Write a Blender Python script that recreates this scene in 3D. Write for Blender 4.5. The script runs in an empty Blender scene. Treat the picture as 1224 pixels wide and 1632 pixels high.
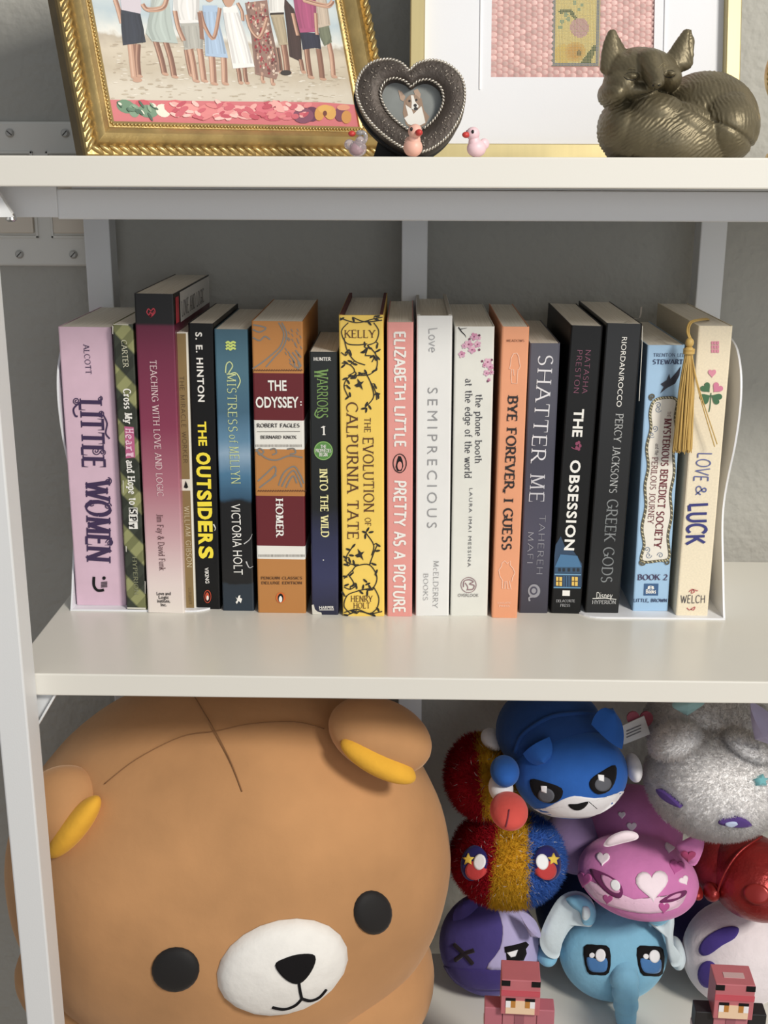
import bpy, bmesh, math, random
from mathutils import Vector, Matrix, noise
random.seed(7)
R_ = math.radians
scene = bpy.context.scene
col = scene.collection

# ---------------------------------------------------------------- camera
F_PX, PITCH, YAW, ROLL = 1900.0, R_(16.309), R_(1.124), R_(0.185)
ZT = 1.10                      # height of the top shelf surface
CAM = Vector((0, 0, ZT - 0.0035))
_right = Vector((math.cos(YAW), math.sin(YAW), 0))
_fw = Vector((-math.sin(YAW) * math.cos(PITCH), math.cos(YAW) * math.cos(PITCH), -math.sin(PITCH)))
_up = _right.cross(_fw)
RT = _right * math.cos(ROLL) + _up * math.sin(ROLL)
UP = -_right * math.sin(ROLL) + _up * math.cos(ROLL)
FW = _fw
cd = bpy.data.cameras.new('camera')
cd.sensor_fit = 'HORIZONTAL'
cd.sensor_width = 36.0
cd.lens = F_PX / 1224 * 36.0
cd.clip_start = 0.01
cam = bpy.data.objects.new('camera', cd)
col.objects.link(cam)
cam.matrix_world = Matrix(((RT.x, UP.x, -FW.x, CAM.x), (RT.y, UP.y, -FW.y, CAM.y), (RT.z, UP.z, -FW.z, CAM.z), (0, 0, 0, 1)))
scene.camera = cam

# ---------------------------------------------------------------- light and exposure
scene.view_settings.view_transform = 'Standard'
scene.view_settings.look = 'None'
scene.view_settings.gamma = 1.0
scene.view_settings.exposure = 0.0
scene.view_settings.use_curve_mapping = False
world = bpy.data.worlds.new('room_light')
scene.world = world
world.use_nodes = True
world.node_tree.nodes['Background'].inputs[0].default_value = (0.93, 0.96, 1.0, 1)
world.node_tree.nodes['Background'].inputs[1].default_value = 0.26


def area(name, loc, target, sx, sy, power, colr):
    ld = bpy.data.lights.new(name, 'AREA')
    ld.shape = 'RECTANGLE'
    ld.size, ld.size_y = sx, sy
    ld.energy = power
    ld.color = colr
    o = bpy.data.objects.new(name, ld)
    o.location = loc
    o.rotation_euler = (Vector(target) - Vector(loc)).to_track_quat('-Z', 'Y').to_euler()
    col.objects.link(o)
    return o


area('ceiling_light', (1.25, -0.9, 2.2), (0.1, 0.85, 0.9), 0.45, 0.45, 52, (1.0, 0.95, 0.86))
area('window_light', (0.5, -1.6, 1.0), (0.1, 0.8, 0.7), 1.7, 1.5, 12, (0.92, 0.96, 1.0))  # added frontal fill lamp, brightens the lower shelf; no window stands here


# ---------------------------------------------------------------- pixel helpers
def ray(u, v):
    return (RT * ((u - 612) / F_PX) - UP * ((v - 816) / F_PX) + FW)


def at_y(u, v, y):
    d = ray(u, v)
    return CAM + d * ((y - CAM.y) / d.y)


def at_z(u, v, z):
    d = ray(u, v)
    return CAM + d * ((z - CAM.z) / d.z)


def depth(p):
    return (p - CAM).dot(FW)


# ---------------------------------------------------------------- materials
def lin(c):
    out = []
    g = .3 * c[0] + .59 * c[1] + .11 * c[2]
    for k in c[:3]:
        k = (k * .88 + g * .12) / 255.0
        out.append(k / 12.92 if k <= 0.04045 else ((k + 0.055) / 1.055) ** 2.4)
    return (out[0], out[1], out[2], 1.0)


_mats = {}


def mat(c, rough=0.6, metal=0.0, name=None, var=0.0, vscale=60, bump=0.0, bscale=200, sheen=0.0, coat=0.0, stretch=None, trans=0.0, spec=0.5):
    key = (tuple(c), rough, metal, var, vscale, bump, bscale, sheen, coat, stretch, trans, spec)
    if key in _mats:
        return _mats[key]
    m = bpy.data.materials.new(name or 'surface')
    m.use_nodes = True
    nt = m.node_tree
    b = nt.nodes['Principled BSDF']
    b.inputs['Base Color'].default_value = lin(c)
    b.inputs['Roughness'].default_value = rough
    b.inputs['Metallic'].default_value = metal
    b.inputs['Specular IOR Level'].default_value = spec
    if sheen:
        b.inputs['Sheen Weight'].default_value = sheen
        b.inputs['Sheen Roughness'].default_value = 0.45
        b.inputs['Sheen Tint'].default_value = lin([min(255, k * 0.6 + 110) for k in c])
    if coat:
        b.inputs['Coat Weight'].default_value = coat
        b.inputs['Coat Roughness'].default_value = 0.15
    if trans:
        b.inputs['Transmission Weight'].default_value = trans
        b.inputs['IOR'].default_value = 1.48
    tc = None
    if var or bump:
        tc = nt.nodes.new('ShaderNodeTexCoord')
        mp = nt.nodes.new('ShaderNodeMapping')
        nt.links.new(tc.outputs['Object'], mp.inputs[0])
        if stretch:
            mp.inputs['Scale'].default_value = stretch
    if var:
        n = nt.nodes.new('ShaderNodeTexNoise')
        n.inputs['Scale'].default_value = vscale
        n.inputs['Detail'].default_value = 4
        nt.links.new(mp.outputs[0], n.inputs['Vector'])
        mx = nt.nodes.new('ShaderNodeMix')
        mx.data_type = 'RGBA'
        mx.inputs[6].default_value = lin([max(0, k * (1 - var)) for k in c])
        mx.inputs[7].default_value = lin([min(255, k * (1 + var)) for k in c])
        nt.links.new(n.outputs['Fac'], mx.inputs[0])
        nt.links.new(mx.outputs[2], b.inputs['Base Color'])
    if bump:
        n2 = nt.nodes.new('ShaderNodeTexNoise')
        n2.inputs['Scale'].default_value = bscale
        n2.inputs['Detail'].default_value = 5
        nt.links.new(mp.outputs[0], n2.inputs['Vector'])
        bp = nt.nodes.new('ShaderNodeBump')
        bp.inputs['Strength'].default_value = bump
        bp.inputs['Distance'].default_value = 0.002
        nt.links.new(n2.outputs['Fac'], bp.inputs['Height'])
        nt.links.new(bp.outputs[0], b.inputs['Normal'])
    _mats[key] = m
    return m


def attr_mat(name, rough=0.8, sheen=0.0, transl=0.0, spec=0.3, metal=0.0):
    """colour of each piece comes from the mesh's own colour attribute"""
    m = bpy.data.materials.new(name)
    m.use_nodes = True
    nt = m.node_tree
    b = nt.nodes['Principled BSDF']
    a = nt.nodes.new('ShaderNodeAttribute')
    a.attribute_name = 'Col'
    nt.links.new(a.outputs['Color'], b.inputs['Base Color'])
    b.inputs['Roughness'].default_value = rough
    b.inputs['Metallic'].default_value = metal
    b.inputs['Specular IOR Level'].default_value = spec
    if transl:
        t = nt.nodes.new('ShaderNodeBsdfTranslucent')
        nt.links.new(a.outputs['Color'], t.inputs['Color'])
        mx = nt.nodes.new('ShaderNodeMixShader')
        mx.inputs[0].default_value = transl
        nt.links.new(b.outputs[0], mx.inputs[1])
        nt.links.new(t.outputs[0], mx.inputs[2])
        nt.links.new(mx.outputs[0], nt.nodes['Material Output'].inputs['Surface'])
    return m


def ramp_mat(name, stops, h, axis='Z', const=False, rough=0.45, noise_amt=0.0, nscale=30, base=0.0):
    """printed colour bands / fades along one local axis: stops = [(distance from base in units of h, rgb)]"""
    m = bpy.data.materials.new(name)
    m.use_nodes = True
    nt = m.node_tree
    b = nt.nodes['Principled BSDF']
    b.inputs['Roughness'].default_value = rough
    tc = nt.nodes.new('ShaderNodeTexCoord')
    sp = nt.nodes.new('ShaderNodeSeparateXYZ')
    nt.links.new(tc.outputs['Object'], sp.inputs[0])
    ma = nt.nodes.new('ShaderNodeMath')
    ma.operation = 'MULTIPLY_ADD'
    ma.inputs[1].default_value = 1.0 / h
    ma.inputs[2].default_value = base
    nt.links.new(sp.outputs[axis], ma.inputs[0])
    src = ma.outputs[0]
    if noise_amt:
        n = nt.nodes.new('ShaderNodeTexNoise')
        n.inputs['Scale'].default_value = nscale
        n.inputs['Detail'].default_value = 5
        nt.links.new(tc.outputs['Object'], n.inputs['Vector'])
        m2 = nt.nodes.new('ShaderNodeMath')
        m2.operation = 'MULTIPLY_ADD'
        m2.inputs[1].default_value = noise_amt
        nt.links.new(n.outputs['Fac'], m2.inputs[0])
        m3 = nt.nodes.new('ShaderNodeMath')
        m3.operation = 'SUBTRACT'
        m3.inputs[1].default_value = noise_amt * 0.5
        nt.links.new(src, m2.inputs[2])
        nt.links.new(m2.outputs[0], m3.inputs[0])
        src = m3.outputs[0]
    r = nt.nodes.new('ShaderNodeValToRGB')
    r.color_ramp.interpolation = 'CONSTANT' if const else 'LINEAR'
    els = r.color_ramp.elements
    while len(els) > 1:
        els.remove(els[-1])
    els[0].position = max(0, stops[0][0])
    els[0].color = lin(stops[0][1])
    for p, c in stops[1:]:
        e = els.new(min(1, max(0, p)))
        e.color = lin(c)
    nt.links.new(src, r.inputs[0])
    nt.links.new(r.outputs[0], b.inputs['Base Color'])
    return m


# ---------------------------------------------------------------- mesh builder
class MB:
    def __init__(s):
        s.v, s.f, s.c = [], [], []

    def add(s, verts, faces, colr=None):
        o = len(s.v)
        s.v.extend([tuple(p) for p in verts])
        s.f.extend([tuple(i + o for i in q) for q in faces])
        if colr is not None:
            s.c.extend([colr] * len(verts))
        return s

    def box(s, a, b, bev=0.0, colr=None):
        x0, y0, z0 = a
        x1, y1, z1 = b
        if bev <= 0:
            vs = [(x, y, z) for z in (z0, z1) for y in (y0, y1) for x in (x0, x1)]
            return s.add(vs, [(0, 2, 3, 1), (4, 5, 7, 6), (0, 1, 5, 4), (2, 6, 7, 3), (0, 4, 6, 2), (1, 3, 7, 5)], colr)
        bm = bmesh.new()
        bmesh.ops.create_cube(bm, size=1)
        for v in bm.verts:
            v.co = Vector(((v.co.x + .5) * (x1 - x0) + x0, (v.co.y + .5) * (y1 - y0) + y0, (v.co.z + .5) * (z1 - z0) + z0))
        bmesh.ops.bevel(bm, geom=list(bm.edges), offset=bev, segments=2, affect='EDGES', profile=0.5)
        s.bm(bm, colr)
        return s

    def bm(s, bm, colr=None):
        bm.verts.index_update()
        s.add([tuple(v.co) for v in bm.verts], [tuple(v.index for v in f.verts) for f in bm.faces], colr)
        bm.free()

    def tube(s, pts, rad, n=8, closed=False, cap=True, flat=1.0, colr=None, ref=None):
        pts = [Vector(p) for p in pts]
        m = len(pts)
        rs = rad if isinstance(rad, (list, tuple)) else [rad] * m
        vs, fs = [], []
        prev = None
        for i, p in enumerate(pts):
            if closed:
                t = pts[(i + 1) % m] - pts[i - 1]
            else:
                t = pts[min(i + 1, m - 1)] - pts[max(i - 1, 0)]
            t = t.normalized() if t.length > 1e-9 else Vector((0, 0, 1))
            if prev is None:
                a = Vector(ref) if ref else (Vector((0, 1, 0)) if abs(t.y) < .9 else Vector((1, 0, 0)))
            else:
                a = prev
            a = (a - t * a.dot(t)).normalized()
            prev = a
            b = t.cross(a)
            for k in range(n):
                an = 2 * math.pi * k / n
                vs.append(p + a * (math.cos(an) * rs[i] * flat) + b * (math.sin(an) * rs[i]))
        for i in range(m if closed else m - 1):
            j = (i + 1) % m
            for k in range(n):
                k2 = (k + 1) % n
                fs.append((i * n + k, i * n + k2, j * n + k2, j * n + k))
        if cap and not closed:
            fs.append(tuple(range(n - 1, -1, -1)))
            fs.append(tuple((m - 1) * n + k for k in range(n)))
        return s.add(vs, fs, colr)

    def ell(s, c, r, rot=None, nu=24, nv=14, colr=None):
        c = Vector(c)
        vs, fs = [], []
        M = rot if rot else Matrix.Identity(3)
        for j in range(1, nv):
            th = math.pi * j / nv
            for i in range(nu):
                ph = 2 * math.pi * i / nu
                vs.append(c + M @ Vector((r[0] * math.sin(th) * math.cos(ph), r[1] * math.sin(th) * math.sin(ph), r[2] * math.cos(th))))
        top = len(vs)
        vs.append(c + M @ Vector((0, 0, r[2])))
        vs.append(c + M @ Vector((0, 0, -r[2])))
        for j in range(nv - 2):
            for i in range(nu):
                i2 = (i + 1) % nu
                fs.append((j * nu + i, (j + 1) * nu + i, (j + 1) * nu + i2, j * nu + i2))
        for i in range(nu):
            i2 = (i + 1) % nu
            fs.append((top, i, i2))
            fs.append((top + 1, (nv - 2) * nu + i2, (nv - 2) * nu + i))
        return s.add(vs, fs, colr)

    def prism(s, poly, d0, d1, frame=None, colr=None):
        """poly in local (x,z); extruded along y from d0 to d1"""
        n = len(poly)
        vs = [(p[0], d0, p[1]) for p in poly] + [(p[0], d1, p[1]) for p in poly]
        if frame:
            vs = [frame @ Vector(v) for v in vs]
        fs = [tuple(range(n)), tuple(range(2 * n - 1, n - 1, -1))]
        for i in range(n):
            j = (i + 1) % n
            fs.append((j, i, i + n, j + n))
        return s.add(vs, fs, colr)

    def build(s, name, m, parent=None, smooth=False, autos=None, world_to=None):
        me = bpy.data.meshes.new(name)
        vs = s.v
        if parent is not None and world_to:
            inv = world_to.inverted()
            vs = [tuple(inv @ Vector(p)) for p in vs]
        me.from_pydata(vs, [], s.f)
        if s.c:
            at = me.color_attributes.new('Col', 'FLOAT_COLOR', 'POINT')
            at.data.foreach_set('color', [k for c in s.c for k in c])
        me.materials.append(m)
        if smooth:
            me.polygons.foreach_set('use_smooth', [True] * len(me.polygons))
        me.update()
        bm = bmesh.new()
        bm.from_mesh(me)
        if autos is not False and not s.c:
            bmesh.ops.recalc_face_normals(bm, faces=bm.faces)
        if autos:
            for e in bm.edges:
                if len(e.link_faces) == 2 and e.calc_face_angle(0) > R_(autos):
                    e.smooth = False
        bm.to_mesh(me)
        bm.free()
        o = bpy.data.objects.new(name, me)
        col.objects.link(o)
        if parent is not None:
            o.parent = parent
        return o


def thing(name, label, cat, loc=(0, 0, 0), mw=None, group=None):
    o = bpy.data.objects.new(name, None)
    o.empty_display_size = 0.02
    col.objects.link(o)
    if mw is not None:
        o.matrix_world = mw
    else:
        o.location = loc
    o['label'] = label
    o['category'] = cat
    if group:
        o['group'] = group
    return o


def tag(o, label, cat, group=None):
    o['label'] = label
    o['category'] = cat
    if group:
        o['group'] = group
    return o


def struct(o):
    o['kind'] = 'structure'
    return o


def stuff(o):
    o['kind'] = 'stuff'
    return o


def spline(pts, n=6, closed=False):
    """Catmull-Rom through 2D or 3D points"""
    P = [Vector(p) for p in pts]
    out = []
    m = len(P)
    rng = range(m) if closed else range(m - 1)
    for i in rng:
        p0 = P[(i - 1) % m] if closed or i > 0 else P[i]
        p1 = P[i]
        p2 = P[(i + 1) % m]
        p3 = P[(i + 2) % m] if closed or i + 2 < m else p2
        for k in range(n):
            t = k / n
            out.append(0.5 * ((2 * p1) + (p2 - p0) * t + (2 * p0 - 5 * p1 + 4 * p2 - p3) * t * t + (3 * p1 - p0 - 3 * p2 + p3) * t ** 3))
    if not closed:
        out.append(P[-1])
    return out


# ---------------------------------------------------------------- lettering
G = {
 'A': (.72, [[(0, 0), (.36, 1)], [(.36, 1), (.72, 0)], [(.13, .34), (.59, .34)]]),
 'B': (.62, [[(.08, 0), (.08, 1)], [(.08, 1), (.3, 1), (.3, .76, .22, .24, 85, -85), (.3, .52), (.08, .52)], [(.3, .52), (.33, .26, .27, .26, 85, -85), (.08, 0)]]),
 'C': (.74, [[(.42, .5, .38, .5, 42, 318)]]),
 'D': (.74, [[(.08, 0), (.08, 1)], [(.08, 1), (.3, 1), (.3, .5, .42, .5, 85, -85), (.08, 0)]]),
 'E': (.56, [[(.08, 0), (.08, 1)], [(.08, 1), (.54, 1)], [(.08, .52), (.46, .52)], [(.08, 0), (.56, 0)]]),
 'F': (.54, [[(.08, 0), (.08, 1)], [(.08, 1), (.54, 1)], [(.08, .52), (.45, .52)]]),
 'G': (.78, [[(.42, .5, .38, .5, 42, 330)], [(.5, .44), (.76, .44)], [(.76, .44), (.76, .1)]]),
 'H': (.76, [[(.08, 0), (.08, 1)], [(.68, 0), (.68, 1)], [(.08, .52), (.68, .52)]]),
 'I': (.2, [[(.1, 0), (.1, 1)]]),
 'J': (.4, [[(.3, 1), (.3, .2), (.12, .2, .18, .22, 0, -120)]]),
 'K': (.68, [[(.08, 0), (.08, 1)], [(.62, 1), (.08, .42)], [(.25, .58), (.68, 0)]]),
 'L': (.54, [[(.08, 0), (.08, 1)], [(.08, 0), (.54, 0)]]),
 'M': (.9, [[(.1, 0), (.14, 1)], [(.14, 1), (.45, .08)], [(.45, .08), (.76, 1)], [(.76, 1), (.8, 0)]]),
 'N': (.78, [[(.08, 0), (.08, 1)], [(.08, 1), (.7, 0)], [(.7, 0), (.7, 1)]]),
 'O': (.82, [[(.41, .5, .38, .5, 0, 360)]]),
 'P': (.58, [[(.08, 0), (.08, 1)], [(.08, 1), (.3, 1), (.3, .73, .25, .27, 85, -85), (.08, .46)]]),
 'R': (.66, [[(.08, 0), (.08, 1)], [(.08, 1), (.3, 1), (.3, .74, .24, .26, 85, -85), (.08, .48)], [(.3, .48), (.66, 0)]]),
 'S': (.56, [[(.29, .75, .21, .25, 35, 250), (.28, .25, .23, .26, 70, -145)]]),
 'T': (.66, [[(.33, 0), (.33, 1)], [(0, 1), (.66, 1)]]),
 'U': (.74, [[(.08, 1), (.08, .33), (.37, .33, .29, .34, 185, 355), (.66, .33), (.66, 1)]]),
 'V': (.7, [[(0, 1), (.35, 0)], [(.35, 0), (.7, 1)]]),
 'W': (1.0, [[(0, 1), (.27, 0)], [(.27, 0), (.5, .9)], [(.5, .9), (.73, 0)], [(.73, 0), (1, 1)]]),
 'X': (.7, [[(0, 1), (.7, 0)], [(0, 0), (.7, 1)]]),
 'Y': (.68, [[(0, 1), (.34, .46)], [(.68, 1), (.34, .46)], [(.34, .46), (.34, 0)]]),
 'Z': (.6, [[(0, 1), (.6, 1)], [(.6, 1), (0, 0)], [(0, 0), (.6, 0)]]),
 'a': (.5, [[(.24, .46, .18, .2, 140, 0), (.42, .0)], [(.23, .19, .19, .19, 75, 300), (.42, .16)]]),
 'b': (.54, [[(.06, 1), (.06, 0)], [(.28, .33, .22, .33, 150, -150)]]),
 'c': (.46, [[(.26, .33, .22, .33, 45, 315)]]),
 'd': (.54, [[(.48, 1), (.48, 0)], [(.26, .33, .22, .33, 30, 330)]]),
 'e': (.5, [[(.04, .36), (.46, .36), (.25, .33, .22, .33, 8, 310)]]),
 'f': (.34, [[(.3, .82, .14, .18, 60, 180), (.16, 0)], [(0, .64), (.32, .64)]]),
 'g': (.54, [[(.26, .33, .22, .33, 30, 330)], [(.48, .66), (.48, -.1), (.26, -.1, .22, .2, 0, -140)]]),
 'h': (.54, [[(.06, 1), (.06, 0)], [(.06, .4), (.27, .42, .2, .24, 170, 0), (.47, 0)]]),
 'i': (.16, [[(.08, .66), (.08, 0)], [(.08, .88), (.08, .96)]]),
 'k': (.5, [[(.06, 1), (.06, 0)], [(.44, .66), (.06, .25)], [(.2, .38), (.48, 0)]]),
 'l': (.16, [[(.08, 1), (.08, 0)]]),
 'm': (.84, [[(.06, .66), (.06, 0)], [(.06, .4), (.24, .44, .17, .22, 170, 0), (.41, 0)], [(.41, .4), (.59, .44, .17, .22, 170, 0), (.76, 0)]]),
 'n': (.54, [[(.06, .66), (.06, 0)], [(.06, .4), (.27, .42, .2, .24, 170, 0), (.47, 0)]]),
 'o': (.52, [[(.26, .33, .23, .33, 0, 360)]]),
 'p': (.54, [[(.06, .66), (.06, -.3)], [(.28, .33, .22, .33, 150, -150)]]),
 'r': (.36, [[(.06, .66), (.06, 0)], [(.06, .38), (.25, .42, .18, .22, 170, 50)]]),
 's': (.42, [[(.21, .49, .15, .16, 35, 250), (.2, .17, .16, .17, 70, -145)]]),
 't': (.34, [[(.14, .88), (.14, .14), (.26, .14, .12, .14, 180, 290)], [(0, .64), (.32, .64)]]),
 'u': (.54, [[(.06, .66), (.06, .24), (.26, .24, .2, .24, 180, 350), (.46, .24)], [(.46, .66), (.46, 0)]]),
 'v': (.48, [[(0, .66), (.24, 0)], [(.24, 0), (.48, .66)]]),
 'w': (.72, [[(0, .66), (.19, 0)], [(.19, 0), (.36, .6)], [(.36, .6), (.53, 0)], [(.53, 0), (.72, .66)]]),
 'y': (.5, [[(0, .66), (.25, 0)], [(.5, .66), (.12, -.3)]]),
 '1': (.3, [[(.18, 0), (.18, 1)], [(.18, 1), (0, .82)]]),
 '2': (.56, [[(.28, .72, .23, .28, 160, -35), (.02, 0)], [(.02, 0), (.56, 0)]]),
 '&': (.72, [[(.7, .5), (.5, .12), (.28, .26, .24, .26, -40, -250), (.42, .62), (.32, .82, .14, .18, -40, 220), (.7, 0)]]),
 '.': (.16, [[(.08, 0), (.08, .12)]]),
 ',': (.16, [[(.1, .1), (.02, -.16)]]),
 "'": (.14, [[(.07, 1), (.07, .76)]]),
 '/': (.42, [[(0, -.05), (.42, 1.05)]]),
 ':': (.16, [[(.08, .08), (.08, .2)], [(.08, .55), (.08, .67)]]),
}


def glyph_path(st):
    pts = []
    for q in st:
        if len(q) == 2:
            pts.append(q)
        else:
            cx, cy, rx, ry, a0, a1 = q
            n = max(4, int(abs(a1 - a0) / 20))
            for k in range(n + 1):
                a = R_(a0 + (a1 - a0) * k / n)
                pts.append((cx + rx * math.cos(a), cy + ry * math.sin(a)))
    out = [pts[0]]
    for p in pts[1:]:
        if math.hypot(p[0] - out[-1][0], p[1] - out[-1][1]) > 1e-3:
            out.append(p)
    return out


def ribbon(pts, wfun, closed=False):
    n = len(pts)
    vs, fs = [], []
    for i, p in enumerate(pts):
        if closed:
            a, b = pts[i - 1], pts[(i + 1) % n]
        else:
            a, b = pts[max(0, i - 1)], pts[min(n - 1, i + 1)]
        dx, dy = b[0] - a[0], b[1] - a[1]
        L = math.hypot(dx, dy) or 1
        dx, dy = dx / L, dy / L
        w = wfun(dx, dy, i / max(1, n - 1)) / 2
        vs += [(p[0] - dy * w, p[1] + dx * w), (p[0] + dy * w, p[1] - dx * w)]
    m = n if closed else n - 1
    for i in range(m):
        j = (i + 1) % n
        fs.append((2 * i, 2 * i + 1, 2 * j + 1, 2 * j))
    return vs, fs


def own_text(s, thick=.14, thin=.05, serif=.1, track=.12, nib=20, jit=0.0, seed=1):
    rnd = random.Random(seed)
    V, Fc = [], []
    x = 0
    cnt = [0]
    na = R_(nib)

    def put(vs, fs, tf):
        o = len(V)
        cnt[0] += 1
        V.extend([tf(*p) + (cnt[0] % 12,) for p in vs])
        Fc.extend([tuple(i + o for i in q) for q in fs])
    for ch in s:
        sc = 1.0
        if ch == ' ':
            x += .34 + track
            continue
        if ch not in G:
            ch = ch.upper()
        if ch not in G:
            continue
        w, strokes = G[ch]
        ja = rnd.uniform(-1, 1) * jit
        jy = rnd.uniform(-1, 1) * jit * .25
        ca, sa = math.cos(ja), math.sin(ja)
        x0 = x

        def tf(px, py):
            cx, cy = px - w / 2, py - .5
            return (x0 + w / 2 + cx * ca - cy * sa, .5 + cx * sa + cy * ca + jy)
        for st in strokes:
            pts = glyph_path(st)
            wf = lambda dx, dy, t: thin + (thick - thin) * abs(dy * math.cos(na) - dx * math.sin(na))
            ext = 0.0
            vs, fs = ribbon(pts, wf)
            put(vs, fs, tf)
            if serif:
                for e, q in ((pts[0], pts[1]), (pts[-1], pts[-2])):
                    dx, dy = e[0] - q[0], e[1] - q[1]
                    L = math.hypot(dx, dy)
                    if L > .25 and abs(dy) > abs(dx) * .7:
                        up = 1 if dy < 0 else -1
                        h = thin * 1.15
                        put([(e[0] - serif - thick / 2, e[1]), (e[0] + serif + thick / 2, e[1]), (e[0] + serif + thick / 2, e[1] + up * h), (e[0] - serif - thick / 2, e[1] + up * h)], [(0, 1, 2, 3)], tf)
                    elif L > .25 and abs(dx) > abs(dy) * 2 and ch in 'EFLTZ2' and abs(e[1] - .52) > .1 and e[0] > .3 or (ch == 'T' and L > .25 and abs(dx) > abs(dy) * 2):
                        up = 1 if e[1] < .5 else -1
                        s1 = thin * 1.1
                        sg = -1 if dx > 0 else 1
                        put([(e[0], e[1] - up * thin / 2), (e[0] + sg * s1, e[1] - up * thin / 2), (e[0] + sg * s1 * .3, e[1] + up * .24), (e[0], e[1] + up * .24)], [(0, 1, 2, 3)], tf)
        x += w + track
    return V, Fc


def sans_text(s, bold=0.0, track=1.0):
    cu = bpy.data.curves.new('lettering', 'FONT')
    cu.body = s
    cu.size = 1.37
    cu.space_character = track
    cu.resolution_u = 3
    cu.offset = bold
    o = bpy.data.objects.new('lettering', cu)
    col.objects.link(o)
    me = bpy.data.meshes.new_from_object(o)
    V = [(v.co.x, v.co.y, 0) for v in me.vertices]
    Fc = [tuple(p.vertices) for p in me.polygons]
    bpy.data.objects.remove(o)
    bpy.data.meshes.remove(me)
    bpy.data.curves.remove(cu)
    return V, Fc


STY = {
 'serif': dict(thick=.13, thin=.05, serif=.07, track=.16),
 'serifb': dict(thick=.2, thin=.07, serif=.08, track=.16),
 'slab': dict(thick=.2, thin=.13, serif=.09, track=.2),
 'thin': dict(thick=.075, thin=.05, serif=0, track=.2),
 'thinserif': dict(thick=.1, thin=.04, serif=.07, track=.2),
 'hand': dict(thick=.21, thin=.16, serif=0, track=.16, jit=.1),
 'handthin': dict(thick=.11, thin=.08, serif=0, track=.16, jit=.08),
 'fancy': dict(thick=.23, thin=.05, serif=.08, track=.14),
 'quill': dict(thick=.15, thin=.05, serif=.06, track=.1, jit=.04),
}


# fine print that cannot be picked apart piece by piece in the photograph
JOINED = {'vine_print', 'printed_ornament', 'printed_border', 'rope_border', 'worn_edge', 'flourish', 'blossom_print', 'house_print', 'publisher_mark', 'sand_print', 'flower_band', 'heart_motif', 'lettering', 'title_lettering', 'line_drawing', 'flower_print', 'fur_print', 'figure_print', 'floral_dress_print', 'bird_print', 'dog_print'}


class Surf:
    """a flat printed surface: local x to the right, z up, y = 0 the face, -y towards the viewer"""
    def __init__(s, mw, parent=None):
        s.mw, s.inv, s.parent = mw, mw.inverted(), parent
        s.parts = {}

    def loc(s, u, v):
        o = s.inv @ CAM
        d = s.inv.to_3x3() @ ray(u, v)
        t = -o.y / d.y
        p = o + d * t
        return (p.x, p.z)

    def px(s, u, v):          # metres per photo pixel on the surface, roughly
        a, b = s.loc(u, v), s.loc(u, v + 10)
        return math.hypot(a[0] - b[0], a[1] - b[1]) / 10

    def put(s, name, m, vs, fs, layer=1):
        key = (name, m.name, layer)
        if 'lettering' in name:
            s.n = getattr(s, 'n', 0) + 1
            key = (name, m.name, layer, s.n)
        if key not in s.parts:
            s.parts[key] = (MB(), m)
        s.k = (getattr(s, 'k', 0) + 1) % 20
        y = -0.00025 * layer - s.k * 6e-6
        s.parts[key][0].add([(p[0], y - (p[2] * 7e-6 if len(p) > 2 else 0), p[1]) for p in vs], fs)

    def flush(s):
        for key, (mb, m) in s.parts.items():
            o = mb.build(key[0], m, s.parent, autos=False)
            if key[0] in JOINED:
                o['kind'] = 'stuff'
        s.parts = {}


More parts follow.
